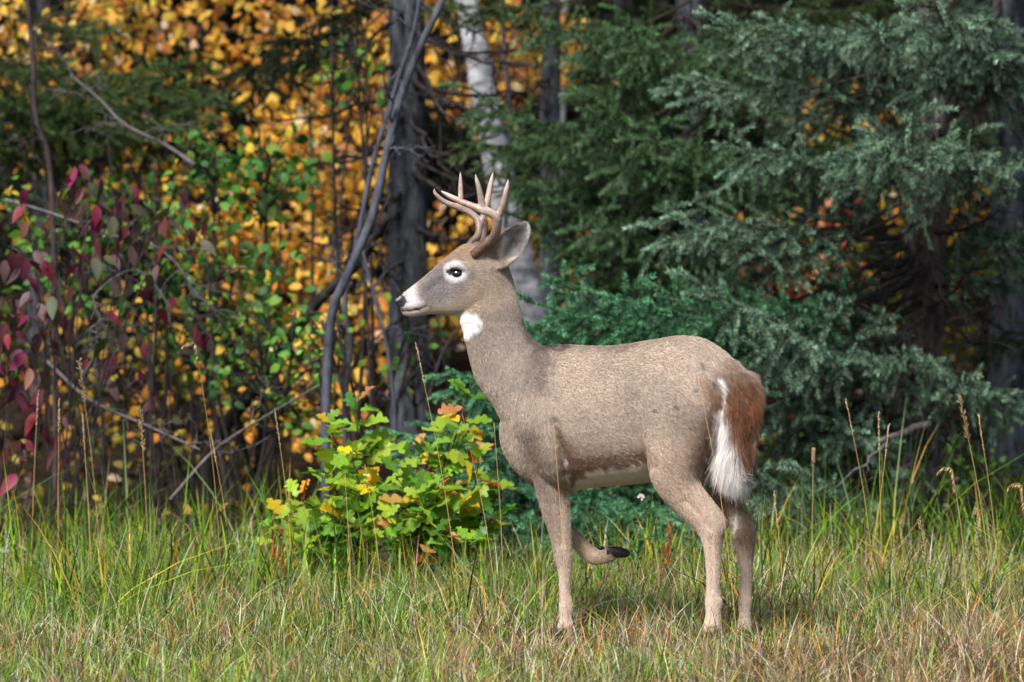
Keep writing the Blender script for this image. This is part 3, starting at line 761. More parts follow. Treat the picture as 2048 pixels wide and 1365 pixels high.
# ------------------------------------------------------------------ oak saplings: every lobed leaf a part
def oak_leaf_mesh(seed):
    r = np.random.default_rng(seed)
    nl = 3.6
    t = np.linspace(0, 1, 33)
    env = 0.33 * np.sin(np.pi * np.clip(t * 0.93 + 0.06, 0, 1)) ** 0.8 * (0.55 + 0.75 * t) * np.where(t > .93, 0.75, 1)
    curl, fold = r.uniform(-0.1, 0.3), r.uniform(0.05, 0.35)
    def side(ph):
        lob = 0.42 + 0.62 * np.sqrt(0.5 + 0.5 * np.cos(2 * np.pi * (t * nl - 0.45 + ph)))
        w = env * lob * r.uniform(0.9, 1.1)
        w[0] = 0.012; w[-1] = 0.0
        return w
    mid = np.stack([t, 0 * t, -curl * t ** 2], -1)
    w1, w2 = side(r.uniform(-.06, .06)), side(r.uniform(-.06, .06))
    sw = 0.07 * np.sin(2 * np.pi * (t * nl)) * 0
    fw = lambda w: np.stack([0.10 * w + sw, 0 * w, fold * w + 0.04 * np.sin(9 * t + seed)], -1)
    lf = mid + fw(w1) + np.stack([0 * t, w1, 0 * t], -1)
    rt = mid + fw(w2) + np.stack([0 * t, -w2, 0 * t], -1)
    v = np.vstack([mid, lf, rt]); n = 33
    q = [(i, i + 1, n + i + 1, n + i) for i in range(n - 1)] + [(i + 1, i, 2 * n + i, 2 * n + i + 1) for i in range(n - 1)]
    mb = MB(); mb.add(v, None, q)
    return mb.mesh('leaf', M['oak'][0])
OAK = [oak_leaf_mesh(i) for i in range(6)]
def oak(label, base_px, stems, seed, weights, size=(.075, .135), per=14):
    r = np.random.default_rng(seed)
    b = P(*base_px); b[2] = float(ground_z(b[0], b[1])) - 0.02
    t = thing('oak_sapling', label, 'sapling', tuple(b))
    for tp in stems:
        q = P(*tp[:3]); bb = b + np.array((r.uniform(-.12, .12) + (q[0] - b[0]) * 0.35, r.uniform(-.1, .1), 0))
        m_ = bb * 0.45 + q * 0.55 + np.array(((bb[0] - q[0]) * .12, r.uniform(-.05, .05), 0.03))
        s = spline([bb, m_, q], 20) - b
        mb = MB(); mb.tube(s, np.linspace(.0055, .0016, 20), 6)
        st = obj('stem', mb.mesh('stem', M['bark_purple']), t)
        n = tp[3] if len(tp) > 3 else per
        for k in range(n):
            u = 1 - 0.75 * (k / n) ** 1.1
            i = min(int(u * 19), 19)
            a = k * 2.4 + r.uniform(-.5, .5)
            d = np.array((math.cos(a), math.sin(a) * .8, 0.15 + 0.75 * (u > .93) + r.normal() * .25))
            nrm = np.array((r.normal() * .45, -.55 + r.normal() * .45, 1.0))
            low = u < 0.55
            w = np.array(weights, float)
            if low: w = w * np.array((.5, .7, 1.3, 2.0, 1.2, 1.2, 1.2, 1.5))
            pos = s[i] + r.standard_normal(3) * .012
            put_leaf(t, OAK[r.integers(6)], M['oak'][r.choice(8, p=w / w.sum())], pos, d, nrm, r.uniform(*size) * (0.75 if u > .97 else 1))
oak('yellow-green oak sapling with lobed leaves in the grass before the curved stem', (690, 1140, 2.4),
    [(712, 800, 2.5, 22), (655, 845, 2.5, 20), (640, 930, 2.4, 20), (600, 985, 2.3, 20), (700, 900, 2.3, 20), (760, 890, 2.5, 20), (570, 1040, 2.2, 18), (740, 960, 2.2, 20), (670, 1000, 2.1, 20), (620, 1060, 2.1, 18), (720, 1040, 2.0, 18), (600, 1090, 2.0, 14)], 31, [5, 4.5, 3, 1, 1, .3, .15, .1])
oak('oak sapling turning yellow and orange beside the chest of the deer', (890, 1140, 2.2),
    [(942, 765, 2.3, 20), (905, 860, 2.2, 20), (860, 900, 2.2, 20), (820, 900, 2.3, 18), (960, 900, 2.1, 20), (880, 960, 2.0, 20), (980, 960, 2.2, 18), (930, 1010, 2.0, 18), (840, 990, 2.0, 18), (990, 1030, 2.1, 16), (790, 950, 2.1, 18), (780, 1040, 2.0, 16), (880, 1060, 1.9, 14), (950, 1080, 1.9, 14)], 32, [3.5, 3.5, 3, 2.2, 1.3, .7, .7, .5])
oak('low oak seedling with broad green leaves at the foot of the saplings', (560, 1140, 2.4), [(545, 1040, 2.4, 6), (600, 1080, 2.3, 6), (700, 1090, 2.2, 7), (860, 1090, 2.2, 6)], 33, [2, 3, 3, 2, 1, .3, .1, .1], (.07, .11))

# ------------------------------------------------------------------ grass
def blades(mb, pos, h, width, lean, palette, weights, r, segs=3, root_dark=True, curl=0.5, jit=0.15):
    n = len(pos)
    a = r.uniform(0, 2 * np.pi, n)
    ld = np.stack([np.cos(a), np.sin(a), 0 * a], -1)
    lean = lean * np.abs(r.standard_normal(n)) + 0.05
    side = np.stack([-np.sin(a + r.normal(size=n) * .6), np.cos(a + r.normal(size=n) * .6), 0 * a], -1)
    pal = np.asarray(palette)
    k = r.choice(len(pal), n, p=np.asarray(weights) / np.sum(weights))
    c = np.clip(pal[k] * (1 + jit * r.standard_normal((n, 1))) * (1 + .05 * r.standard_normal((n, 3))), .005, .9)
    k2 = r.choice(len(pal), n, p=np.asarray(weights) / np.sum(weights))
    rows, cols = [], []
    for s in range(segs + 1):
        u = s / segs
        ctr = pos + ld * (lean * h * (u + curl * u ** 2))[:, None] + np.array((0, 0, 1.0)) * (h * (u - 0.45 * lean * u ** 2))[:, None]
        w = width * (1 - u ** 1.5) * (0.7 + 0.6 * u)
        if s < segs:
            rows += [ctr - side * w[:, None], ctr + side * w[:, None]]; cols += [c, c]
        else:
            tipc = np.where((r.random(n) < .25)[:, None], c * .5 + pal[k2] * .5, c)
            rows.append(ctr); cols.append(tipc)
    m = 2 * segs + 1
    V = np.stack(rows, 1); C = np.stack(cols, 1)
    off = (np.arange(n) * m)[:, None]
    q = np.concatenate([off + np.array((2 * s, 2 * s + 1, 2 * s + 3, 2 * s + 2)) for s in range(segs - 1)])
    tr = off + np.array((2 * segs - 2, 2 * segs - 1, 2 * segs))
    mb.add(V.reshape(-1, 3), tr, q, C.reshape(-1, 3))

g_green = [lin(118, 158, 42), lin(96, 140, 40), lin(140, 170, 60), lin(74, 112, 40), lin(150, 178, 110), lin(184, 170, 60), lin(196, 150, 60)]
w_green = [5, 5, 4, 4, 2, 1.2, .7]
g_dry = [lin(190, 172, 140), lin(168, 148, 116), lin(206, 190, 160), lin(150, 128, 96), lin(204, 136, 74), lin(176, 96, 66), lin(122, 150, 60), lin(100, 128, 54), lin(214, 170, 60)]
w_dry = [5, 5, 3, 4, 2, .8, 4, 4, 1]

def tuft_points(r, n_tuft, per, xlim, ylim, spread, dens=None):
    c = np.stack([r.uniform(*xlim, n_tuft), r.uniform(*ylim, n_tuft)], -1)
    if dens is not None: c = c[r.random(len(c)) < dens(c[:, 0], c[:, 1])]
    p = np.repeat(c, per, 0) + r.standard_normal((len(c) * per, 2)) * spread
    return p, np.repeat(np.arange(len(c)), per)
def on_ground(p):
    return np.column_stack([p, ground_z(p[:, 0], p[:, 1]) - 0.01])

r = np.random.default_rng(77)
def patch(x, y, s, seed):
    g = np.random.default_rng(seed).random((32, 32))
    u, v = np.asarray(x) / s + 50, np.asarray(y) / s + 50
    i, j = np.floor(u).astype(int), np.floor(v).astype(int); f, h_ = u - i, v - j
    f, h_ = f * f * (3 - 2 * f), h_ * h_ * (3 - 2 * h_)
    q = lambda a, b: g[a % 32, b % 32]
    return (q(i, j) * (1 - f) + q(i + 1, j) * f) * (1 - h_) + (q(i, j + 1) * (1 - f) + q(i + 1, j + 1) * f) * h_
# tall green grass along the forest edge, in clumps
mb = MB()
def edge_dens(x, y):
    near = np.where(x > 0.7, 0.5, 0.8)
    d_ = np.clip((y - near) / 0.7, 0.03, 1) * np.clip((5.6 - y) / 2.4, 0.04, 1)
    return d_ * np.clip(1.9 * patch(x, y, 0.35, 1) - 0.35, 0.05, 1) * np.where((x > -.85) & (x < .25) & (y > 1.9), .35, 1)
p, tid = tuft_points(r, 4200, 8, (-3.0, 3.0), (0.2, 7.0), 0.032, edge_dens)
nt_ = tid.max() + 1
tx_ = np.bincount(tid, p[:, 0], nt_) / 8; ty_ = np.bincount(tid, p[:, 1], nt_) / 8
th = (0.10 + 0.34 * patch(tx_, ty_, 0.5, 2) ** 1.3) * r.uniform(0.7, 1.35, nt_)
th *= np.where((tx_ > .15) & (tx_ < .65), .72, 1.0) * np.where(tx_ > .8, 1.15, 1)
h = th[tid] * r.uniform(0.5, 1.2, len(p))
shade_pal = [lin(104, 142, 28), lin(78, 120, 26), lin(142, 170, 44), lin(42, 76, 20), lin(128, 156, 96), lin(176, 164, 58), lin(190, 146, 60), lin(150, 130, 96)]
blades(mb, on_ground(p), h, r.uniform(.0022, .0056, len(p)), 0.38, shade_pal, [5, 5, 3, 6, 1.5, 1.3, 1.0, 2.0], r, 4, jit=.32)
tag(obj('tall_grass', mb.mesh('tall_grass', M['grass'], smooth=False)), 'tall green grass along the forest edge behind the deer', 'grass', None, 'stuff')
# short mixed turf in front
mb = MB()
p, tid = tuft_points(r, 7600, 9, (-2.4, 2.4), (-2.6, 2.6), 0.026)
nt_ = tid.max() + 1
cx = np.bincount(tid, p[:, 0], nt_) / 9; cy = np.bincount(tid, p[:, 1], nt_) / 9
tuft_h = r.uniform(0.06, 0.15, nt_) * (0.7 + 0.6 * patch(cx, cy, .25, 3))
h = tuft_h[tid] * r.uniform(0.45, 1.25, len(p)) * (1 + 0.5 * np.clip((p[:, 1] - 0.2) / 1.2, 0, 1))
pg = 0.60 - 0.32 * np.clip(cx / 1.2, -0.4, 1) + 0.15 * np.clip(cy - 0.1, -1, 1) + 0.9 * (patch(cx, cy, .4, 4) - .5)
gsel = (r.random(nt_) < pg)[tid]
pp = on_ground(p)
wid = r.uniform(.0014, .0034, len(p))
turf_pal = [lin(114, 152, 34), lin(86, 130, 32), lin(152, 182, 70), lin(46, 78, 22), lin(158, 182, 132), lin(182, 168, 70), lin(196, 150, 66)]
blades(mb, pp[gsel], h[gsel], wid[gsel], 0.5, turf_pal, [4, 4, 4, 4, 4, 1.5, .8], r, 3, jit=.28)
dry_pal = [lin(198, 180, 152), lin(160, 138, 112), lin(220, 208, 184), lin(116, 96, 76), lin(206, 144, 88), lin(168, 92, 62), lin(120, 146, 60), lin(92, 120, 50), lin(214, 170, 64), lin(78, 62, 50)]
w_dry = [4, 5, 3, 4, 2.2, 1, 3, 3, 1, 2.5]
blades(mb, pp[~gsel], h[~gsel] * 1.05, wid[~gsel] * .85, 0.65, dry_pal, w_dry, r, 3, jit=.3)
tag(obj('meadow_turf', mb.mesh('meadow_turf', M['grass'], smooth=False)), 'short green and straw coloured meadow turf under the deer', 'grass', None, 'stuff')
# dry stems and thatch mixed through
mb = MB()
p, tid = tuft_points(r, 1900, 9, (-2.4, 2.4), (-2.6, 3.6), 0.05, lambda x, y: np.clip(1.6 * patch(x, y, .3, 5) - .3 + .3 * (x > .5), 0, 1))
h = r.uniform(0.06, 0.30, len(p)) * np.where(p[:, 1] < 0.2, 0.62, 1)
blades(mb, on_ground(p), h, r.uniform(.0008, .0019, len(p)), 0.7, dry_pal, [5, 5, 5, 3, 2.5, 1.8, 0, 0, 1.5, 2], r, 4, curl=.8, jit=.25)
tag(obj('dry_grass', mb.mesh('dry_grass', M['straw'], smooth=False)), 'dry straw and rusty grass stems mixed through the meadow', 'grass', None, 'stuff')
# leaf litter on the forest floor
mb = MB()
n = 9000
pos = np.stack([r.uniform(-4, 4, n), r.uniform(5.0, 26, n)], -1)
pos = np.column_stack([pos, ground_z(pos[:, 0], pos[:, 1]) + r.uniform(.005, .04, n)])
scatter_leaves(mb, pos, .06, [g * .6 for g in gold] + [lin(90, 66, 44), lin(60, 46, 34)], [.5, .5, .5, .5, .2, .5, 6, 8], r, -.1)
tag(obj('leaf_litter', mb.mesh('leaf_litter', M['leaf_attr'], smooth=False)), 'brown and golden fallen leaves on the forest floor', 'leaves', None, 'stuff')

# ---- single grass stalks with seed heads
def stalk(label, base, tip, head, seed, bend=0.06, r0=.0014, name='grass_stalk'):
    r = np.random.default_rng(seed)
    tip = P(*tip); b = np.array(P(base[0], 1100, base[1])); b[2] = float(ground_z(b[0], b[1])) - .02
    t = thing(name, label, 'grass stalk', tuple(b), 'seeding grass stalks')
    v = tip - b
    m_ = b + v * .5 + np.array((-v[0] * bend * 2, 0, 0.02))
    s = spline([b, m_, tip], 18) - b
    if head == 'nod':
        e = s[-1]; s = np.vstack([s, e + np.array((-.012, 0, .008)), e + np.array((-.03, 0, .008)), e + np.array((-.05, 0, -.008))])
    mb = MB(); mb.tube(s, np.linspace(r0, r0 * .5, len(s)), 5, col=lin(206, 172, 112))
    obj('stem', mb.mesh('stem', M['straw']), t)
    L_ = np.linalg.norm(v)
    hb = MB()
    if head in ('spike', 'timothy', 'nod', 'loose'):
        hl = {'spike': .13, 'timothy': .05, 'nod': .13, 'loose': .16}[head]
        cum = np.concatenate([[0], np.cumsum(np.linalg.norm(np.diff(s, axis=0), axis=1))])
        n = {'spike': 26, 'timothy': 150, 'nod': 34, 'loose': 40}[head]
        for k in range(n):
            x = cum[-1] - hl * (k + r.random()) / n
            p_ = np.array([np.interp(x, cum, s[:, j]) for j in range(3)])
            tn = unit(s[-1] - s[-4])
            rad = unit(np.cross(tn, r.standard_normal(3)))
            if head == 'timothy':
                q = p_ + rad * .004; d = unit(tn + rad * .6); l, w = .005, .0012
            elif head == 'nod':
                q = p_ + rad * .002; d = unit(np.array((-.35, 0, -1.0)) + rad * .35); l, w = .022, .0022
            elif head == 'loose':
                q = p_ + rad * .002; d = unit(tn * .8 + rad * .8); l, w = .016, .0013
            else:
                q = p_ + rad * .0008; d = unit(tn + rad * .22); l, w = .012, .0014
            sd = unit(np.cross(d, r.standard_normal(3))) * w; s2 = unit(np.cross(d, sd)) * w
            hb.add([q, q + d * l * .4 + sd, q + d * l * .4 + s2, q + d * l * .4 - sd, q + d * l * .4 - s2, q + d * l],
                   [(0, 1, 2), (0, 2, 3), (0, 3, 4), (0, 4, 1), (5, 2, 1), (5, 3, 2), (5, 4, 3), (5, 1, 4)], None, lin(*random.choice([(222, 200, 160), (200, 170, 128), (170, 134, 100)])))
        obj('seed_head', hb.mesh('seed_head', M['straw']), t)
    return t
SK = [
    ('straw grass stalk with drooping oat-like seed head before the green bush', (445, 2.4), (392, 690, 2.2), 'nod', .07),
    ('brown grass stalk with open seed head before the zigzag twig', (205, 2.6), (158, 720, 2.5), 'loose', .05),
    ('grass stalk with slim seed head beside the open one below the dogwood', (115, 2.4), (118, 800, 2.4), 'spike', .0),
    ('grass stalk leaning below the crimson dogwood shoots', (60, 2.6), (76, 785, 2.6), 'spike', .02),
    ('grass stalk with short seed head before the fallen grey branch', (300, 2.2), (280, 815, 2.2), 'loose', .03),
    ('thin brown grass stalk among yellow leaves below the dogwood', (185, 2.0), (165, 830, 2.0), 'spike', .02),
    ('grass stalk standing beside the oak sapling', (590, 1.9), (550, 822, 1.9), 'spike', .05),
    ('tall thin stalk rising from the oak sapling to the deer muzzle', (925, 1.2), (832, 688, 1.2), 'spike', .03),
    ('pale thin stalk crossing the front leg of the deer', (1140, -.5), (1107, 850, -.5), 'none', .02),
    ('pale bent stalk crossing the thigh and tail of the deer', (1480, -.8), (1396, 752, -.8), 'none', .05),
    ('bare straw stalk crossing the front of the yellow-green oak sapling', (706, .3), (690, 950, .3), 'none', .02),
    ('straw stalk before the lower leaves of the oak saplings', (770, .8), (730, 930, .8), 'none', .03),
    ('straw stalk beside the standing front leg of the deer', (1000, .6), (925, 830, .6), 'none', .04),
    ('thick timothy spike on an upright stalk behind the deer tail', (1622, 1.6), (1627, 897, 1.6), 'timothy', .0),
    ('tall straw stalk before the grey broken branch', (1755, 1.5), (1692, 800, 1.5), 'spike', .05),
    ('upright straw stalk beside the tall one by the broken branch', (1765, 1.2), (1757, 826, 1.2), 'spike', .0),
    ('leaning straw stalk crossing the upright one under the spruce', (1725, 1.4), (1778, 850, 1.4), 'spike', -.05),
    ('tall stalk with feathery seed head in front of the large spruce trunk', (1990, 1.4), (1918, 790, 1.4), 'loose', .04),
    ('tall stalk with narrow seed head beside the feathery one', (2005, 1.6), (1957, 830, 1.6), 'spike', .03),
    ('nodding seed head on a short stalk before the spruce trunk', (1935, 1.0), (1905, 940, 1.0), 'nod', .08),
    ('nodding seed head beyond the tall stalks by the spruce', (2060, 1.2), (2044, 972, 1.2), 'nod', .05),
    ('brown seeding stalk in the thick grass behind the hind legs', (1570, .9), (1548, 985, .9), 'spike', .03),
    ('brown seeding stalk in thick grass below the spruce', (1865, .8), (1840, 1040, .8), 'loose', .03),
    ('short brown seeding stalk below the nodding heads', (1960, .7), (1955, 1020, .7), 'loose', .0),
    ('long straw stalk leaning by the deer chest', (1010, 1.1), (988, 845, 1.1), 'none', .04),
    ('slender stalk behind the yellow-green oak sapling', (470, 2.2), (420, 860, 2.2), 'spike', .03)]
for i, (lb, b, tp, hd, bend) in enumerate(SK):
    stalk(lb, b, tp, hd, 300 + i, bend)

# ---- little white aster and red shoots under the belly
def aster():
    b = P(1290, 1100, 1.6); b[2] = float(ground_z(b[0], b[1])) - .02
    t = thing('aster_plant', 'slender weed with pale leaves and a white flower head under the deer belly', 'plant', tuple(b))
    tip = P(1282, 995, 1.6) - b
    s = spline([np.zeros(3), tip * .5 + np.array((.006, 0, 0)), tip], 14)
    mb = MB(); mb.tube(s, np.linspace(.0022, .0012, 14), 6, col=lin(110, 96, 70)); obj('stem', mb.mesh('stem', M['straw']), t)
    rr = np.random.default_rng(3)
    for k in range(16):
        i = 3 + int(k * 10 / 16); a = k * 2.4
        put_leaf(t, DOG[k % 5], M['oak'][2 + k % 2], s[i], np.array((math.cos(a), math.sin(a), .35)), np.array((0, -.3, 1.0)), rr.uniform(.025, .045))
    fb = MB()
    for k in range(60):
        d = unit(rr.standard_normal(3) + np.array((0, 0, .8))); q = s[-1] + d * .004; w = unit(np.cross(d, rr.standard_normal(3))) * .0022
        fb.add([q - w, q + w, q + d * .009 + w * .6, q + d * .009 - w * .6], None, [(0, 1, 2, 3)], lin(232, 224, 216))
    obj('flower_head', fb.mesh('flower_head', M['straw'], smooth=False), t)
aster()
def red_shoots(px, py, Y, top, lb, seed):
    b = P(px, py, Y); b[2] = float(ground_z(b[0], b[1])) - .02
    mb = MB(); rr = np.random.default_rng(seed)
    for k in range(5):
        tp = P(px + rr.uniform(-22, 22), top + rr.uniform(0, 60), Y) - b
        st = np.array((rr.uniform(-.01, .01), rr.uniform(-.01, .01), 0))
        mb.tube(spline([st, tp * .5 + st, tp], 8), np.linspace(.002, .0008, 8), 4, col=lin(150, 36, 34))
        for j in range(5):
            i = tp * rr.uniform(.4, 1); d = unit(np.array((rr.normal() * .6, rr.normal() * .4, 1.0))); w = unit(np.cross(d, rr.standard_normal(3))) * .003
            mb.add([i, i + d * .012 + w, i + d * .028, i + d * .012 - w], [(0, 1, 2), (0, 2, 3)], None, lin(*random.choice([(160, 34, 36), (120, 30, 30), (176, 70, 40)])))
    tag(obj('red_shoots', mb.mesh('red_shoots', M['straw'], smooth=False), None, tuple(b)), lb, 'plant')
red_shoots(1325, 1120, 1.5, 1035, 'tuft of dark red shoots beside the white aster under the deer', 1)
red_shoots(1180, 1250, .5, 1190, 'small red shoots in the turf between the deer legs', 2)
red_shoots(560, 1120, 1.8, 1040, 'reddish shoots in the grass at the foot of the oak', 3)

# ------------------------------------------------------------------ the deer
YAW = math.radians(30)
FWD = np.array((-math.cos(YAW), math.sin(YAW), 0.0))          # the way the trunk points
LAT = np.array((math.sin(YAW), math.cos(YAW), 0.0))           # to its right side, away from the camera
spineY = lambda px: (1250 - px) / 620.0 * math.tan(YAW)
HEADLAT = unit((-0.16, 0.97, 0.16))
DEER_BASE = np.array((0.38, 0.0, 0.0))

def loft(mb, secs, n=24, sub=5):
    """secs: (end A, end B, side vector, k): closed rings whose long axis runs from A to B; k narrows the A end"""
    rows = np.array([np.concatenate([a, b, s, [k]]) for a, b, s, k in secs])
    rows = spline(rows, (len(rows) - 1) * sub + 1)
    th = np.linspace(0, 2 * np.pi, n, endpoint=False)
    V = []
    for w in rows:
        A, B, S, k = w[:3], w[3:6], w[6:9], w[9]
        C, U = (A + B) / 2, (A - B) / 2
        V.append(C + np.cos(th)[:, None] * U + (np.sin(th) * (1 - k * np.cos(th)))[:, None] * S)
    V = np.array(V); m = len(V)
    idx = np.arange(m * n).reshape(m, n)
    q = np.stack([idx[:-1], np.roll(idx[:-1], -1, 1), np.roll(idx[1:], -1, 1), idx[1:]], -1).reshape(-1, 4)
    v = np.vstack([V.reshape(-1, 3), V[0].mean(0), V[-1].mean(0)])
    i0, i1 = m * n, m * n + 1
    tr = [(i0, idx[0][(j + 1) % n], idx[0][j]) for j in range(n)] + [(i1, idx[-1][j], idx[-1][(j + 1) % n]) for j in range(n)]
    mb.add(v - DEER_BASE, tr, q)

def remesh(mb, voxel, smooth_it, name):
    me = mb.mesh(name + '_src')
    o = obj(name + '_src', me)
    md = o.modifiers.new('r', 'REMESH'); md.mode = 'VOXEL'; md.voxel_size = voxel
    dg = bpy.context.evaluated_depsgraph_get(); dg.update()
    out = bpy.data.meshes.new_from_object(o.evaluated_get(dg))
    bpy.data.objects.remove(o); bpy.data.meshes.remove(me)
    v = np.empty(len(out.vertices) * 3); out.vertices.foreach_get('co', v); v = v.reshape(-1, 3)
    e = np.empty(len(out.edges) * 2, np.int32); out.edges.foreach_get('vertices', e); e = e.reshape(-1, 2)
    deg = np.bincount(e.ravel(), minlength=len(v))[:, None]
    for it in range(smooth_it):
        for f in (0.55, -0.57) if it % 3 else (0.5,):
            acc = np.stack([np.bincount(e[:, 0], v[e[:, 1], k], len(v)) + np.bincount(e[:, 1], v[e[:, 0], k], len(v)) for k in range(3)], -1)
            v = v + f * (acc / deg - v)
    out.vertices.foreach_set('co', v.astype(np.float32).ravel())
    out.polygons.foreach_set('use_smooth', np.ones(len(out.polygons), bool))
    out.update()
    return out, v

deer = thing('deer', 'grey-brown white-tailed buck with antlers standing side-on in the grass, one foreleg raised', 'deer', tuple(DEER_BASE))
body = MB()
# trunk: (px, top, bottom, half width)
T = [(1478, 738, 800, .045), (1466, 724, 850, .09), (1440, 701, 905, .13), (1405, 680, 930, .155), (1365, 672, 948, .163), (1320, 677, 960, .165), (1270, 686, 966, .168), (1220, 692, 970, .168), (1170, 692, 976, .160),
     (1130, 689, 985, .148), (1095, 690, 984, .132), (1065, 705, 968, .112), (1040, 740, 945, .092), (1022, 785, 915, .070), (1014, 815, 885, .04)]
loft(body, [(P(x, t, spineY(x)), P(x, b, spineY(x)), LAT * w, 0.18 if x < 1160 else 0.12) for x, t, b, w in T], 32)
# neck
Nk = [((1105, 700), (1022, 880), .105, .17), ((1085, 692), (990, 815), .092, .19), ((1066, 680), (955, 765), .078, .215), ((1051, 655), (937, 705), .068, .235), ((1043, 626), (928, 662), .064, .245), ((1033, 590), (921, 632), .063, .25), ((1022, 550), (935, 602), .061, .25), ((1008, 512), (950, 560), .052, .25)]
loft(body, [(P(*a, y), P(*b, y), unit(LAT * .5 + HEADLAT * .5) * w, 0.1) for a, b, w, y in Nk], 28)
# head
HY = .25
Hd = [((1000, 515), (990, 590), .044), ((978, 498), (970, 618), .058), ((952, 489), (948, 631), .064), ((930, 489), (925, 631), .062), ((908, 503), (903, 629), .056), ((884, 523), (881, 627), .045), ((860, 544), (858, 628), .037), ((836, 564), (838, 631), .033),
      ((817, 579), (822, 633), .031), ((803, 590), (808, 629), .028), ((794, 596), (799, 620), .022), ((790, 600), (793, 611), .012)]
loft(body, [(P(*a, HY), P(*b, HY), HEADLAT * w, 0.22) for a, b, w in Hd], 28)
# brow over the eye, both sides
def ball(c, r3, n=10):
    th, ph = np.meshgrid(np.linspace(0, np.pi, n), np.linspace(0, 2 * np.pi, 2 * n, endpoint=False), indexing='ij')
    v = np.stack([np.sin(th) * np.cos(ph), np.sin(th) * np.sin(ph), np.cos(th)], -1) * np.asarray(r3)
    idx = np.arange(n * 2 * n).reshape(n, 2 * n)
    q = np.stack([idx[:-1], idx[1:], np.roll(idx[1:], -1, 1), np.roll(idx[:-1], -1, 1)], -1).reshape(-1, 4)
    return v.reshape(-1, 3) + np.asarray(c), q
def add_ball(c, r3):
    v, q = ball(c, r3); body.add(v - DEER_BASE, None, q)
for sgn in (-1, 1):
    add_ball(P(913, 531, HY) + HEADLAT * sgn * .046, (.030, .016, .020))
    add_ball(P(940, 590, HY) + HEADLAT * sgn * .036, (.048, .024, .040))     # cheek
    add_ball(P(955, 503, HY) + HEADLAT * sgn * .030, (.020, .018, .026))     # antler pedicle
# legs: (front px, back px, half thickness, Y)
def leg(secs, sv=LAT):
    loft(body, [(P(*a, y), P(*b, y), sv * th, 0.0) for a, b, th, y in secs], 20)
SV = unit(LAT * .75 + np.array((0, 1, 0)) * .25)
leg([((1300, 740), (1450, 720), .06, -.15), ((1284, 800), (1452, 780), .085, -.19), ((1287, 860), (1443, 835), .085, -.205), ((1294, 915), (1424, 895), .076, -.215), ((1308, 965), (1402, 940), .062, -.218), ((1330, 1002), (1400, 968), .048, -.22),
     ((1362, 1036), (1424, 1000), .036, -.222), ((1390, 1060), (1446, 1028), .029, -.225), ((1404, 1084), (1454, 1050), .026, -.227), ((1410, 1112), (1445, 1082), .022, -.228), ((1413, 1142), (1441, 1130), .0185, -.23),
     ((1413, 1188), (1439, 1184), .0175, -.23), ((1411, 1206), (1444, 1204), .021, -.23), ((1412, 1232), (1440, 1230), .018, -.235), ((1407, 1256), (1441, 1254), .022, -.24), ((1405, 1266), (1442, 1264), .020, -.24)], SV)
leg([((1390, 800), (1490, 780), .06, -.06), ((1398, 880), (1496, 850), .07, -.06), ((1405, 930), (1488, 910), .06, -.06), ((1414, 968), (1480, 955), .048, -.06), ((1432, 1006), (1484, 992), .038, -.06), ((1450, 1037), (1497, 1027), .031, -.06),
     ((1463, 1062), (1509, 1052), .028, -.062), ((1467, 1090), (1511, 1076), .026, -.064), ((1475, 1113), (1508, 1103), .022, -.066), ((1480, 1142), (1505, 1136), .0185, -.07), ((1480, 1182), (1502, 1178), .0175, -.07),
     ((1477, 1206), (1503, 1204), .021, -.07), ((1479, 1230), (1500, 1228), .018, -.075), ((1474, 1252), (1502, 1250), .022, -.08), ((1473, 1260), (1502, 1258), .020, -.08)], SV)
leg([((1050, 760), (1150, 745), .035, .075), ((1030, 820), (1156, 800), .055, .075), ((1035, 870), (1150, 855), .062, .075), ((1052, 922), (1134, 910), .056, .08), ((1068, 962), (1132, 954), .046, .08), ((1077, 995), (1138, 990), .039, .08),
     ((1087, 1030), (1140, 1027), .033, .08), ((1097, 1062), (1142, 1060), .028, .08), ((1105, 1092), (1143, 1091), .0255, .08), ((1111, 1118), (1144, 1118), .025, .08), ((1118, 1148), (1142, 1148), .0195, .08), ((1120, 1188), (1141, 1188), .0175, .08),
     ((1119, 1216), (1146, 1215), .0205, .08), ((1120, 1236), (1143, 1234), .018, .075), ((1115, 1252), (1145, 1250), .022, .07), ((1114, 1260), (1146, 1258), .020, .07)], SV)
leg([((1060, 860), (1135, 870), .05, .22), ((1068, 920), (1138, 935), .048, .22), ((1078, 965), (1138, 985), .04, .215), ((1083, 1000), (1132, 1012), .031, .21), ((1084, 1022), (1120, 1022), .026, .205), ((1089, 1044), (1122, 1022), .0235, .20),
     ((1112, 1062), (1134, 1040), .0185, .195), ((1148, 1098), (1168, 1076), .0175, .19), ((1172, 1121), (1192, 1097), .020, .188), ((1186, 1130), (1199, 1098), .0195, .187), ((1212, 1127), (1214, 1093), .0185, .186), ((1232, 1120), (1228, 1093), .019, .186)], SV)
# far elbow / brisket
add_ball(P(1130, 960, .15), (.05, .09, .05))
# tail
TY = lambda px: spineY(px) - .02
leg([((1436, 712), (1474, 722), .025, -.165), ((1440, 748), (1503, 754), .030, -.212), ((1442, 778), (1513, 782), .032, -.242), ((1445, 810), (1515, 812), .032, -.262), ((1450, 850), (1510, 852), .028, -.275), ((1452, 890), (1500, 892), .022, -.285), ((1450, 925), (1484, 926), .014, -.29), ((1450, 940), (1472, 940), .006, -.292)], unit((.25, .97, 0)))
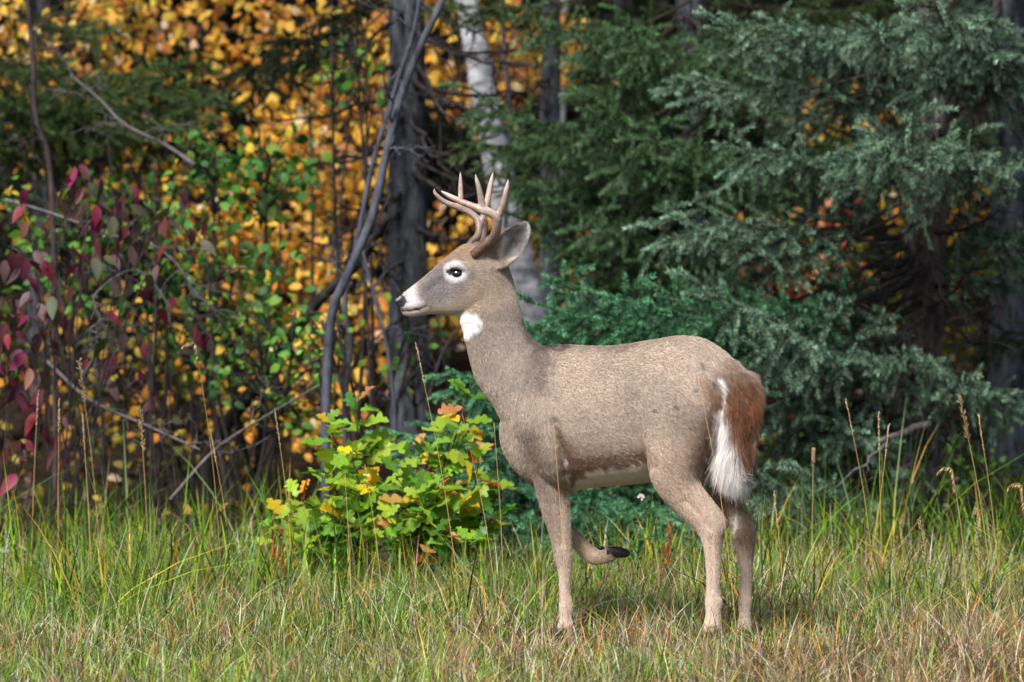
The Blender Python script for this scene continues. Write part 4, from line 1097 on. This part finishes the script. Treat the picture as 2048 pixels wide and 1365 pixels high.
# ears: cupped leaves
def ear(root, tip, side_up, side_dn, depth, thick=.0085):
    root, tip, su, sd = map(np.asarray, (root, tip, side_up, side_dn))
    nu, nv = 14, 11
    V = []
    nrm = unit(np.cross(tip - root, su - sd))
    if nrm[1] > 0: nrm = -nrm                                    # opening faces this way
    for i in range(nu):
        u = i / (nu - 1)
        w = np.sin(np.pi * (0.16 + 0.84 * u) ** 0.95) ** 0.62 * (1 - .12 * u) + (0.02 if u < 1 else 0)
        for j in range(nv):
            v = j / (nv - 1) * 2 - 1
            c = root + (tip - root) * u
            hw = (su - sd) / 2; mid = ((su + sd) / 2 - (root + tip) / 2) * 4 * u * (1 - u) * .6
            V.append(c + mid + hw * v * w - nrm * depth * (1 - v * v) * w)
    V = np.array(V).reshape(nu, nv, 3)
    du = np.gradient(V, axis=0); dv = np.gradient(V, axis=1)
    nn = np.cross(du, dv); nn /= np.linalg.norm(nn, axis=2)[..., None] + 1e-9
    F_, B_ = V + nn * thick / 2, V - nn * thick / 2
    idx = np.arange(nu * nv).reshape(nu, nv); off = nu * nv
    qf = np.stack([idx[:-1, :-1], idx[1:, :-1], idx[1:, 1:], idx[:-1, 1:]], -1).reshape(-1, 4)
    qb = qf[:, ::-1] + off
    rim = list(idx[0, :]) + list(idx[1:, -1]) + list(idx[-1, -2::-1]) + list(idx[-2:0:-1, 0])
    qs = [(rim[i], rim[(i + 1) % len(rim)], rim[(i + 1) % len(rim)] + off, rim[i] + off) for i in range(len(rim))]
    body.add(np.vstack([F_.reshape(-1, 3), B_.reshape(-1, 3)]) - DEER_BASE, None, np.vstack([qf, qb, np.array(qs)]))
ear(P(978, 522, .215), P(1057, 446, .19), P(1008, 462, .19), P(1046, 512, .165), .028)
ear(P(980, 500, .31), P(1010, 462, .42), P(980, 470, .37), P(1012, 500, .38), .02)
me_body, bv = remesh(body, .0048, 9, 'body')

# ---- shape details worked into the skin: eye sockets, nostrils, mouth, creases
bw = bv + DEER_BASE
ppx = to_px(bw)
nrm = np.empty(len(bv) * 3); me_body.vertices.foreach_get('normal', nrm); nrm = nrm.reshape(-1, 3)
def seg_dist(p, poly):
    p = np.asarray(p); d = np.full(len(p), 1e9); q = np.asarray(poly, float)
    for a, b in zip(q[:-1], q[1:]):
        ab = b - a; t = np.clip(((p - a) @ ab) / (ab @ ab), 0, 1)
        d = np.minimum(d, np.linalg.norm(p - (a + t[:, None] * ab), axis=1))
    return d
def gauss(d, s): return np.exp(-(d / s) ** 2)
headm = (ppx[:, 1] < 650) & (ppx[:, 0] < 1000)
MOUTH = [(792, 616), (803, 621), (818, 620), (832, 620), (841, 617), (852, 612)]
disp = np.zeros(len(bv))
disp -= .004 * gauss(seg_dist(ppx, MOUTH), 3.0) * headm
disp -= .005 * gauss(np.linalg.norm((ppx - (799, 607)) / (1, .8), axis=1), 4) * headm
disp -= .006 * gauss(np.linalg.norm((ppx - (910, 545)) / (1.6, 1), axis=1), 10) * headm
disp += .004 * gauss(seg_dist(ppx, [(886, 540), (900, 531), (920, 531), (932, 540)]), 5) * headm
disp -= .003 * gauss(seg_dist(ppx, [(884, 553), (870, 566)]), 5) * headm          # tear pit
# folds on neck and flank, shoulder blade edge, groove in front of the thigh, hock tendon
for poly, amp, wd in [([(1000, 770), (1030, 725), (1062, 692)], -.0035, 12), ([(968, 772), (1000, 735), (1025, 705)], -.0022, 11), ([(1108, 845), (1122, 900), (1130, 950)], -.010, 10), ([(1110, 700), (1135, 760), (1120, 850)], -.004, 18),
                      ([(1060, 720), (1085, 780), (1060, 860)], .004, 22), ([(1268, 800), (1278, 870), (1296, 935)], -.008, 13), ([(1320, 700), (1300, 760), (1290, 800)], -.004, 22), ([(1370, 1000), (1400, 1030), (1420, 1060)], -.004, 6),
                      ([(1422, 1075), (1424, 1180)], -.003, 4), ([(1120, 980), (1124, 1090)], -.003, 6), ([(1035, 835), (1040, 880), (1065, 925)], -.003, 8), ([(1400, 690), (1440, 720)], .004, 20)]:
    disp += amp * gauss(seg_dist(ppx, poly), wd) * (nrm[:, 1] < 0.2)
bv = bv + nrm * disp[:, None]
me_body.vertices.foreach_set('co', bv.astype(np.float32).ravel()); me_body.update()
bw = bv + DEER_BASE; ppx = to_px(bw)

# ---- coat: the animal's own markings plus some painted shading, laid out on its side
def noise2(p, s, seed):
    g = np.random.default_rng(seed).random((64, 64)); q = np.asarray(p) / s
    i = np.floor(q).astype(int); f = q - i; f = f * f * (3 - 2 * f)
    a = g[i[:, 0] % 64, i[:, 1] % 64]; b = g[(i[:, 0] + 1) % 64, i[:, 1] % 64]; c = g[i[:, 0] % 64, (i[:, 1] + 1) % 64]; d = g[(i[:, 0] + 1) % 64, (i[:, 1] + 1) % 64]
    return (a * (1 - f[:, 0]) + b * f[:, 0]) * (1 - f[:, 1]) + (c * (1 - f[:, 0]) + d * f[:, 0]) * f[:, 1]
def in_poly(p, poly):
    q = np.asarray(poly, float); x, y = p[:, 0], p[:, 1]; ins = np.zeros(len(p), bool)
    for (x0, y0), (x1, y1) in zip(q, np.roll(q, -1, 0)):
        c = ((y0 > y) != (y1 > y)) & (x < (x1 - x0) * (y - y0) / (y1 - y0 + 1e-12) + x0); ins ^= c
    return ins
def soft_poly(p, poly, s):
    d = seg_dist(p, list(poly) + [poly[0]]); return np.clip(0.5 + np.where(in_poly(p, poly), d, -d) / (2 * s), 0, 1)
def coat(p, w):
    """p: where on the side of the animal, w: world position -> colour"""
    js = np.where((p[:, 0] < 1070) & (p[:, 1] < 640), .3, 1.0)[:, None]
    p = p + js * ((noise2(p, 9, 3)[:, None] - .5) * 10 + np.stack([noise2(p, 4, 5), noise2(p, 4, 6)], -1) * 5 - 2.5)
    n1, n2 = noise2(p, 60, 1), noise2(p, 18, 2)
    base = lin(168, 152, 138)
    c = np.tile(base, (len(p), 1)) * (0.86 + 0.28 * n1)[:, None] * (0.92 + .16 * n2)[:, None]
    def mix(col, a):
        nonlocal c
        a = np.clip(a, 0, 1)[:, None]; c = c * (1 - a) + np.asarray(col) * a
    body_ = p[:, 0] > 1000
    mix(lin(122, 112, 107), 0.75 * soft_poly(p, [(925, 640), (1040, 590), (1110, 690), (1060, 800), (985, 800), (935, 700)], 25))       # greyer neck, darkened further to imitate its shading
    mix(lin(44, 40, 44), .85 * gauss(seg_dist(p, [(1050, 645), (1064, 676), (1090, 687), (1125, 691)]), 13))
    mix(lin(92, 80, 74), .6 * gauss(seg_dist(p, [(1075, 690), (1085, 730), (1080, 770)]), 20))                            # dark mane along the withers
    mix(lin(84, 76, 72), .45 * gauss(seg_dist(p, [(1125, 691), (1206, 695), (1262, 690)]), 9))
    mix(lin(206, 182, 164), .7 * soft_poly(p, [(1290, 880), (1400, 880), (1420, 960), (1440, 1040), (1440, 1300), (1400, 1300), (1380, 1060), (1300, 980)], 25))
    mix(lin(190, 168, 150), .6 * soft_poly(p, [(1100, 1000), (1150, 1000), (1150, 1300), (1100, 1300)], 20) * body_)
    mix(lin(100, 86, 76), .75 * soft_poly(p, [(1030, 850), (1075, 860), (1090, 930), (1075, 985), (1050, 930)], 14))                    # darker shoulder point, deepened to imitate shading
    mix(lin(112, 98, 88), .5 * soft_poly(p, [(1076, 960), (1100, 960), (1125, 1140), (1110, 1140)], 9))
    mix(lin(112, 78, 54), .8 * soft_poly(p, [(1112, 850), (1135, 885), (1160, 908), (1230, 912), (1290, 900), (1305, 925), (1230, 935), (1165, 948), (1138, 985), (1126, 930)], 15))
    mix(lin(70, 46, 34), .7 * gauss(seg_dist(p, [(1115, 858), (1128, 900), (1138, 960)]), 7))      # dark edge above the belly
    mix(lin(226, 216, 200), soft_poly(p, [(1136, 1000), (1146, 965), (1170, 945), (1240, 933), (1306, 922), (1312, 985), (1210, 985)], 4) * (w[:, 1] > spineY(p[:, 0]) - .168) * (p[:, 0] > 1128) * (p[:, 0] < 1330))
    mix(lin(205, 198, 190), .75 * gauss(seg_dist(p, [(1125, 915), (1129, 930), (1134, 960), (1138, 1010), (1141, 1060)]), 2.6))                        # white line behind the elbow
    # rump and thighs
    mix(lin(112, 70, 44), .85 * (.55 + .6 * noise2(p * (.3, 1), 5, 21)) * soft_poly(p, [(1400, 760), (1440, 770), (1446, 830), (1424, 880), (1400, 920), (1404, 860), (1420, 810)], 14))
    mix(lin(110, 80, 60), .5 * soft_poly(p, [(1380, 880), (1420, 890), (1396, 960), (1380, 930)], 10))
    mix(lin(232, 230, 228), soft_poly(p, [(1433, 826), (1450, 840), (1460, 900), (1440, 950), (1414, 962), (1402, 950), (1418, 915)], 5))
    mix(lin(118, 92, 70), .75 * soft_poly(p, [(1412, 962), (1480, 955), (1500, 1040), (1512, 1070), (1506, 1120), (1480, 1120), (1450, 1030)], 6))  # far hind leg darkened, imitating shade below the tail
    mix(lin(222, 214, 206), gauss(seg_dist(p, [(1470, 1035), (1468, 1060)]), 8) * (p[:, 0] > 1455))
    mix(lin(78, 60, 48), .7 * gauss(np.linalg.norm(p - (1478, 1085), axis=1), 12))
    # tail
    mix(lin(128, 80, 50), soft_poly(p, [(1442, 775), (1470, 752), (1503, 755), (1520, 790), (1514, 850), (1498, 905), (1484, 925), (1474, 890), (1462, 850), (1447, 805)], 9))
    mix(lin(60, 40, 30), .5 * (noise2(p * (1, .25), 5, 12) > .6) * soft_poly(p, [(1443, 768), (1503, 760), (1518, 790), (1512, 850), (1490, 915), (1456, 835)], 8))
    mix(lin(70, 44, 28), .55 * soft_poly(p, [(1490, 830), (1505, 850), (1492, 910), (1480, 900)], 8))
    mix(lin(112, 90, 74), .65 * soft_poly(p, [(1430, 745), (1470, 715), (1500, 745), (1480, 800), (1450, 790)], 14))
    mix(lin(238, 236, 236), gauss(seg_dist(p, [(1437, 758), (1444, 778), (1445, 800)]), 3.6))
    mix(lin(240, 238, 238), gauss(seg_dist(p, [(1507, 746), (1514, 760)]), 4.5))
    mix(lin(238, 235, 233), soft_poly(p, [(1432, 822), (1446, 812), (1456, 842), (1468, 885), (1480, 925), (1484, 945), (1470, 975), (1436, 975), (1424, 900)], 5))
    mix(lin(232, 228, 226), .9 * soft_poly(p, [(1506, 880), (1514, 860), (1500, 930), (1484, 945), (1486, 920)], 4))
    # head
    hd = (p[:, 0] < 1070) & (p[:, 1] < 665)
    mix(lin(134, 130, 133), .85 * soft_poly(p, [(850, 552), (895, 515), (885, 540), (895, 570), (940, 560), (925, 600), (870, 612), (835, 600)], 8) * hd)
    mix(lin(170, 142, 120), .8 * soft_poly(p, [(880, 525), (930, 485), (975, 495), (950, 520), (900, 520)], 7) * hd)
    mix(lin(182, 162, 142), .5 * soft_poly(p, [(900, 590), (1000, 560), (990, 620), (900, 622)], 14) * hd)
    mix(lin(84, 84, 92), .6 * gauss(seg_dist(p, [(884, 556), (868, 566), (852, 580)]), 7) * hd)
    mix(lin(104, 104, 112), .6 * gauss(np.linalg.norm((p - (944, 548)) / (.8, 1.3), axis=1), 10) * hd)
    e = np.linalg.norm((p - (909, 544)) / (25, 22), axis=1)
    mix(lin(222, 220, 226), .95 * np.clip((1.12 - e) * 2.6, 0, 1) * hd)
    e2 = np.linalg.norm((p - (907.5, 544)) / (17, 8.5), axis=1)
    mix(lin(44, 28, 28), np.clip((1.05 - e2) * 6, 0, 1) * hd)
    mix(lin(226, 223, 226), soft_poly(p, [(804, 592), (818, 576), (829, 569), (831, 590), (842, 606), (832, 616), (806, 616)], 7) * hd)
    mix(lin(214, 206, 196), .9 * soft_poly(p, [(796, 620), (830, 622), (880, 619), (925, 628), (930, 650), (860, 650), (800, 650)], 4) * hd)
    mix(lin(214, 204, 190), .4 * soft_poly(p, [(870, 600), (930, 610), (930, 630), (860, 630)], 9) * hd)
    mix(lin(236, 236, 236), soft_poly(p, [(914, 630), (950, 626), (962, 640), (948, 664), (930, 676)], 3.5))
    mix(lin(30, 26, 30), gauss(seg_dist(p, [(794, 618), (803, 621.5), (820, 620.5), (833, 620), (838, 621)]), 2.3) * hd)
    mix(lin(60, 52, 54), .7 * gauss(seg_dist(p, [(838, 618), (852, 612)]), 1.8) * hd)
    mix(lin(20, 19, 24), soft_poly(p, [(780, 602), (795, 587), (809, 590), (814, 603), (808, 614), (795, 617), (784, 613)], 2) * hd)
    mix(lin(200, 200, 208), .5 * gauss(seg_dist(p, [(793, 600), (800, 594)]), 2.0) * hd)  # glint along the nose top, painted as a pale streak
    # ear
    er = soft_poly(p, [(1000, 500), (1003, 470), (1024, 452), (1055, 442), (1060, 462), (1055, 497), (1040, 514), (1012, 522)], 3)
    mix(lin(150, 148, 152), .8 * er)
    mix(lin(70, 62, 66), .8 * soft_poly(p, [(1014, 490), (1030, 465), (1050, 455), (1048, 480), (1036, 500)], 5) * (noise2(p, 5, 9) * .8 + .3))
    mix(lin(226, 222, 222), .8 * gauss(seg_dist(p, [(998, 512), (1004, 492), (1008, 478)]), 6))
    mix(lin(214, 208, 206), .7 * gauss(seg_dist(p, [(1015, 521), (1040, 513), (1055, 495), (1058, 462), (1054, 444)]), 3))
    mix(lin(120, 100, 86), .5 * gauss(seg_dist(p, [(975, 505), (990, 512), (1000, 528)]), 7))
    # dark flecks on the coat
    for q, s in [((1405, 735), 4.5), ((1350, 815), 3), ((1352, 833), 2.6), ((1312, 825), 4), ((1390, 778), 5), ((1425, 770), 5), ((1290, 868), 3), ((992, 787), 2.5), ((1111, 797), 3)]:
        mix(lin(46, 36, 34), .8 * gauss(np.linalg.norm(p - q, axis=1), s))
    # pasterns pale
    mix(lin(214, 194, 178), .7 * np.clip((p[:, 1] - 1080) / 60, 0, 1) * (p[:, 0] > 1090))
    mix(lin(198, 172, 146), .6 * soft_poly(p, [(1140, 1060), (1200, 1095), (1235, 1125), (1180, 1135), (1140, 1095)], 6))
    return np.clip(c, .004, .92)
vc = np.ones((len(bv), 4), np.float32); vc[:, :3] = coat(ppx, bw)
at = me_body.attributes.new('col', 'FLOAT_COLOR', 'POINT'); at.data.foreach_set('color', vc.ravel())
mh, nt, N, L, bs = new_mat('deer_hide')
a = N.new('ShaderNodeAttribute'); a.attribute_name = 'col'
tx = N.new('ShaderNodeTexCoord'); nz = N.new('ShaderNodeTexNoise'); nz.inputs['Scale'].default_value = 260; nz.inputs['Detail'].default_value = 4
L.new(tx.outputs['Object'], nz.inputs['Vector'])
mr = N.new('ShaderNodeMapRange'); mr.inputs[1].default_value = .3; mr.inputs[2].default_value = .7; mr.inputs[3].default_value = .75; mr.inputs[4].default_value = 1.15
L.new(nz.outputs['Fac'], mr.inputs[0])
mx = N.new('ShaderNodeMix'); mx.data_type = 'RGBA'; mx.blend_type = 'MULTIPLY'; mx.inputs[0].default_value = 1
L.new(a.outputs['Color'], mx.inputs[6]); L.new(mr.outputs[0], mx.inputs[7]); L.new(mx.outputs[2], bs.inputs['Base Color'])
bs.inputs['Roughness'].default_value = .62; bs.inputs['Specular IOR Level'].default_value = .25
me_body.materials.clear(); me_body.materials.append(mh)
body_o = obj('body', me_body, deer)

# ---- fur: combed strands over the skin
me_body.calc_loop_triangles()
tri = np.empty(len(me_body.loop_triangles) * 3, np.int32); me_body.loop_triangles.foreach_get('vertices', tri); tri = tri.reshape(-1, 3)
me_body.vertices.foreach_get('normal', (nb := np.empty(len(bv) * 3))); nb = nb.reshape(-1, 3)
fr = np.random.default_rng(9)
ar = np.linalg.norm(np.cross(bv[tri[:, 1]] - bv[tri[:, 0]], bv[tri[:, 2]] - bv[tri[:, 0]]), axis=1)
tc = ppx[tri].mean(1)
dens = np.where((tc[:, 1] < 640) & (tc[:, 0] < 1065), 2.6, 1.0)
dens = np.where(in_poly(tc, [(1425, 740), (1520, 740), (1520, 960), (1400, 965), (1425, 850)]), 2.2, dens)
NF = 480000
ti = fr.choice(len(tri), NF, p=ar * dens / (ar * dens).sum())
u, v = fr.random(NF), fr.random(NF); s_ = u + v > 1; u[s_], v[s_] = 1 - u[s_], 1 - v[s_]
bar = np.stack([1 - u - v, u, v], -1)[..., None]
root = (bv[tri[ti]] * bar).sum(1); nn = (nb[tri[ti]] * bar).sum(1); nn /= np.linalg.norm(nn, axis=1)[:, None] + 1e-9
fp = to_px(root + DEER_BASE)
keep = ~in_poly(fp, [(780, 602), (795, 587), (809, 590), (814, 603), (808, 614), (795, 617), (784, 613)])
keep &= np.linalg.norm((fp - (908, 544)) / (18, 9.5), axis=1) > 1
keep &= ~in_poly(fp, [(1222, 1090), (1270, 1090), (1270, 1125), (1235, 1120)])
root, nn, fp = root[keep], nn[keep], fp[keep]; NF = len(root)
# which way the coat lies: (px, py, dx, dy)
FLOW = np.array([(800, 600, 1, .0), (850, 580, 1, -.3), (910, 520, 1, -.5), (930, 590, 1, .1), (880, 620, 1, .05), (970, 530, 1, .2), (930, 650, .4, 1), (985, 620, .5, 1), (1030, 610, .4, 1), (960, 720, .35, 1), (1020, 720, .6, 1), (1000, 820, .4, 1), (1060, 700, 1, .5),
                 (1030, 470, .7, -.7), (1050, 500, .6, -.4), (1100, 760, 1, .45), (1050, 870, .4, 1), (1150, 720, 1, .15), (1200, 800, 1, .3), (1160, 900, 1, .5), (1230, 950, 1, .35), (1280, 700, 1, .15), (1280, 850, 1, .45), (1380, 700, 1, .45), (1350, 800, 1, .5), (1350, 900, .9, .6),
                 (1420, 760, .8, .8), (1400, 850, 1, .5), (1400, 920, 1, .3), (1430, 880, .1, 1), (1480, 760, .1, 1), (1510, 760, .6, .3), (1490, 850, -.05, 1), (1460, 900, -.25, 1), (1495, 900, .1, 1), (1380, 1010, .8, .8), (1430, 1040, .6, 1), (1425, 1150, .05, 1), (1425, 1260, 0, 1),
                 (1450, 980, .4, 1), (1490, 1060, .2, 1), (1490, 1180, 0, 1), (1090, 950, .3, 1), (1110, 1030, .15, 1), (1128, 1120, .1, 1), (1130, 1240, 0, 1), (1160, 1085, .8, .7), (1210, 1110, 1, -.1)], float)
d2 = ((fp[:, None, :] - FLOW[None, :, :2]) ** 2).sum(2)
wt = 1 / (d2 + 60) ** 1.6
fl = (wt[..., None] * FLOW[None, :, 2:]).sum(1); fl /= np.linalg.norm(fl, axis=1)[:, None]
fl += fr.standard_normal(fl.shape) * .16
back = np.where((fp[:, 1] < 640) & (fp[:, 0] < 1060), 1, 0)[:, None]
BK = np.where(back, np.array((1.0, .1, 0)), -FWD)
d3 = BK * fl[:, :1] + np.array((0, 0, -1.0)) * fl[:, 1:]
d3 -= (d3 * nn).sum(1)[:, None] * nn; d3 /= np.linalg.norm(d3, axis=1)[:, None] + 1e-9
ln = np.full(NF, .011)
ln = np.where((fp[:, 1] < 650) & (fp[:, 0] < 1065), .0075, ln)
ln = np.where((fp[:, 1] > 1000), .008, ln)
tailm = soft_poly(fp, [(1440, 745), (1500, 740), (1522, 790), (1512, 900), (1480, 960), (1440, 960)], 8)
ln = ln + tailm * .022 + .035 * soft_poly(fp, [(1440, 880), (1500, 880), (1485, 960), (1440, 960)], 10)
ln = ln + .016 * soft_poly(fp, [(1428, 820), (1455, 850), (1440, 960), (1400, 960)], 6)
ln = ln + .010 * gauss(seg_dist(fp, [(1503, 744), (1515, 765)]), 8)
ln = ln + .008 * soft_poly(fp, [(914, 630), (960, 626), (960, 660), (930, 676)], 4)
ln = ln + .006 * soft_poly(fp, [(1136, 1000), (1170, 940), (1306, 920), (1312, 985)], 8)
ln = ln * fr.uniform(.6, 1.2, NF)
lift = np.where(tailm > .5, .34, .16)[:, None] * fr.uniform(.3, 1.7, NF)[:, None]
d3 = d3 + (tailm * .16)[:, None] * fr.standard_normal((NF, 3))
p0 = root - nn * .001
p1 = root + (d3 + nn * lift * 1.4) * (ln * .5)[:, None]
p2 = root + (d3 + nn * lift) * ln[:, None] + np.array((0, 0, -.10)) * ln[:, None]
pts = np.stack([p0, p1, p2], 1)
cv = bpy.data.hair_curves.new('fur')
cv.add_curves([3] * NF)
cv.attributes['position'].data.foreach_set('vector', pts.astype(np.float32).ravel())
ra = cv.attributes.new('radius', 'FLOAT', 'POINT') if 'radius' not in cv.attributes else cv.attributes['radius']
ra.data.foreach_set('value', np.tile(np.array((.0003, .00028, .00008), np.float32), NF))
fc = coat(fp, root + DEER_BASE)
lum = fc.mean(1)
var = fr.lognormal(0, .33, NF); var = np.where(lum > .5, 1 + (var - 1) * .25, var)
fc = np.clip(fc * var[:, None], .004, .95)
dark = (fr.random(NF) < .10) & (lum < .45)
fc[dark] *= .4
fcol = np.ones((NF, 3, 4), np.float32)
fcol[:, 0, :3] = fc * .85; fcol[:, 1, :3] = fc; fcol[:, 2, :3] = fc * np.where(lum > .45, 1.0, .9)[:, None]
ca = cv.attributes.new('col', 'FLOAT_COLOR', 'POINT'); ca.data.foreach_set('color', fcol.ravel())
mf, nt, N, L, bs = new_mat('deer_fur')
a = N.new('ShaderNodeAttribute'); a.attribute_name = 'col'
L.new(a.outputs['Color'], bs.inputs['Base Color']); bs.inputs['Roughness'].default_value = .55; bs.inputs['Specular IOR Level'].default_value = .3
cv.materials.append(mf)
fur = obj('fur', cv, body_o); fur['kind'] = 'stuff'

# ---- eyes
me_, nt, N, L, bs = new_mat('eye_dark'); bs.inputs['Base Color'].default_value = (.006, .005, .006, 1); bs.inputs['Roughness'].default_value = .06; bs.inputs['Specular IOR Level'].default_value = .8; bs.inputs['Coat Weight'].default_value = 1.0; bs.inputs['Coat Roughness'].default_value = .03
def eye(side):
    # sits on the skin: find the outermost skin point at the eye on this side
    c = P(911, 543.5, HY)
    near = bw[np.linalg.norm(ppx - (911, 543.5), axis=1) < 4]
    s = (near - c) @ HEADLAT
    ext = s.min() if side < 0 else s.max()
    ctr = c + HEADLAT * (ext - side * -.0035 * -1 if False else ext + (.007 if side < 0 else -.007))
    mb = MB(); v, q = ball((0, 0, 0), (.0195, .0125, .0135), 14)
    mb.add(v, None, q)
    o = obj('eye', mb.mesh('eye', me_), deer); o.location = Vector(ctr - DEER_BASE); o.rotation_euler = (0, math.radians(4), 0)
eye(-1); eye(1)

# ---- antlers
mant, nt, N, L, bs = new_mat('antler_bone')
a = N.new('ShaderNodeAttribute'); a.attribute_name = 'col'
tx = N.new('ShaderNodeTexCoord'); nz = N.new('ShaderNodeTexNoise'); nz.inputs['Scale'].default_value = 120; nz.inputs['Detail'].default_value = 5
L.new(tx.outputs['Object'], nz.inputs['Vector'])
mr = N.new('ShaderNodeMapRange'); mr.inputs[1].default_value = .3; mr.inputs[2].default_value = .7; mr.inputs[3].default_value = .7; mr.inputs[4].default_value = 1.15
L.new(nz.outputs['Fac'], mr.inputs[0])
mx = N.new('ShaderNodeMix'); mx.data_type = 'RGBA'; mx.blend_type = 'MULTIPLY'; mx.inputs[0].default_value = 1
L.new(a.outputs['Color'], mx.inputs[6]); L.new(mr.outputs[0], mx.inputs[7]); L.new(mx.outputs[2], bs.inputs['Base Color'])
bp = N.new('ShaderNodeBump'); bp.inputs['Strength'].default_value = .4; bp.inputs['Distance'].default_value = .002
L.new(nz.outputs['Fac'], bp.inputs['Height']); L.new(bp.outputs[0], bs.inputs['Normal'])
bs.inputs['Roughness'].default_value = .45; bs.inputs['Specular IOR Level'].default_value = .4
za = lambda x, y: (860 + x * .15385, 330 + y * .15385)
def antler(curves):
    mb = MB()
    for pts in curves:                                # (x, y of the enlarged detail, Y, radius px)
        q = np.array([np.concatenate([P(*za(x, y), Y) - DEER_BASE, [r_ * 1.18 / 620]]) for x, y, Y, r_ in pts])
        q = spline(q, 34)
        mb.tube(q[:, :3], np.maximum(q[:, 3], .0008), 14)
    out, v = remesh(mb, .0022, 5, 'antler')
    w = to_px(v + DEER_BASE)
    h = np.clip((505 - w[:, 1]) / 120, 0, 1)[:, None]
    c = lin(96, 72, 58) * (1 - h) + lin(172, 150, 138) * h
    pale = np.zeros(len(v))
    for pts in curves:
        e = np.array(za(*pts[-1][:2])); pale = np.maximum(pale, gauss(np.linalg.norm(w - e, axis=1), 26))
    c = c * (1 - .6 * pale[:, None]) + lin(206, 194, 186) * .6 * pale[:, None]
    cc = np.ones((len(v), 4), np.float32); cc[:, :3] = c * (.85 + .3 * noise2(w, 7, 4))[:, None]
    at = out.attributes.new('col', 'FLOAT_COLOR', 'POINT'); at.data.foreach_set('color', cc.ravel())
    out.materials.clear(); out.materials.append(mant)
    return obj('antler', out, deer)
antler([[(560, 1180, .215, 9), (620, 1130, .21, 9.5), (700, 1050, .20, 8), (790, 985, .185, 7.5), (850, 890, .165, 8), (872, 780, .15, 8.5), (868, 690, .14, 8.8), (800, 630, .135, 7.5), (690, 590, .135, 8), (580, 548, .14, 6.2), (430, 490, .15, 5.6), (280, 420, .165, 4.6), (200, 375, .175, 3.2), (138, 338, .18, .8)],
        [(865, 720, .145, 7.5), (910, 620, .14, 6.6), (955, 510, .13, 5.5), (985, 370, .12, 4.8), (1008, 260, .115, 3.4), (1019, 184, .11, .7)],
        [(690, 600, .135, 7), (672, 500, .135, 6.2), (655, 400, .13, 5.4), (630, 280, .125, 4.4), (605, 190, .12, 3.0), (590, 118, .118, .7)],
        [(690, 1050, .20, 6), (700, 940, .19, 5), (722, 830, .185, 4.6), (728, 740, .18, 3.4), (716, 680, .178, .8)]])
antler([[(500, 1090, .28, 8), (545, 1010, .285, 7.2), (610, 940, .295, 6.5), (640, 850, .31, 6.3), (632, 750, .325, 7), (590, 680, .335, 6.6), (500, 610, .34, 6), (380, 555, .34, 6.4), (270, 518, .335, 5), (170, 470, .33, 4.4), (90, 400, .32, 3.4), (58, 350, .315, 2.4), (60, 305, .31, .7)],
        [(390, 570, .34, 5.5), (398, 450, .345, 5.0), (398, 320, .35, 4.4), (397, 200, .35, 3.2), (393, 82, .35, .6)],
        [(650, 800, .32, 5.5), (690, 680, .33, 5.6), (735, 520, .345, 5.8), (768, 360, .355, 5.2), (795, 220, .36, 4.0), (822, 85, .365, .7)]])

# ---- hooves: two toes each, and dew claws
mho, nt, N, L, bs = new_mat('hoof_horn'); bs.inputs['Base Color'].default_value = (*lin(34, 30, 32), 1); bs.inputs['Roughness'].default_value = .4
def hoof(top, toe_dir, length, width, sv, rise=0.0):
    mb = MB(); top = np.asarray(top); td = unit(toe_dir); up = unit(np.cross(sv, td)); up = up if up[2] > 0 else -up
    for s in (-1, 1):
        c0 = top + sv * s * width * .48
        for_ = [(0.0, .95, .9), (.35, 1.0, 1.0), (.7, .8, .95), (.92, .5, .7), (1.0, .2, .4)]
        secs = []
        for u, hh, ww in for_:
            c = c0 + td * length * u - sv * s * width * .18 * u
            secs.append((c + up * .017 * hh, c - up * .017 * min(1, hh + .25), sv * width * .46 * ww, 0.15))
        loft(mb, secs, 14, 4)
    return obj('hoof', mb.mesh('hoof', mho), deer)
def hoof_down(px, py, Y):
    p = P(px, py, Y); z = float(ground_z(p[0], p[1]))
    hoof(np.array((p[0], p[1], z + .032)), unit(FWD + np.array((0, 0, -.42))), .062, .024, LAT)
hoof_down(1424, 1262, -.24); hoof_down(1488, 1256, -.08); hoof_down(1131, 1256, .07)
hoof(P(1218, 1103, .186), P(1260, 1104, .186) - P(1218, 1100, .186), .066, .022, SV)
for (x, y, Y) in [(1202, 1096, .175), (1200, 1097, .20)]:
    mb = MB(); v, q = ball((0, 0, 0), (.011, .006, .006), 8); mb.add(v, None, q)
    o = obj('dew_claw', mb.mesh('dew_claw', mho), deer, tuple(P(x, y, Y) - DEER_BASE))
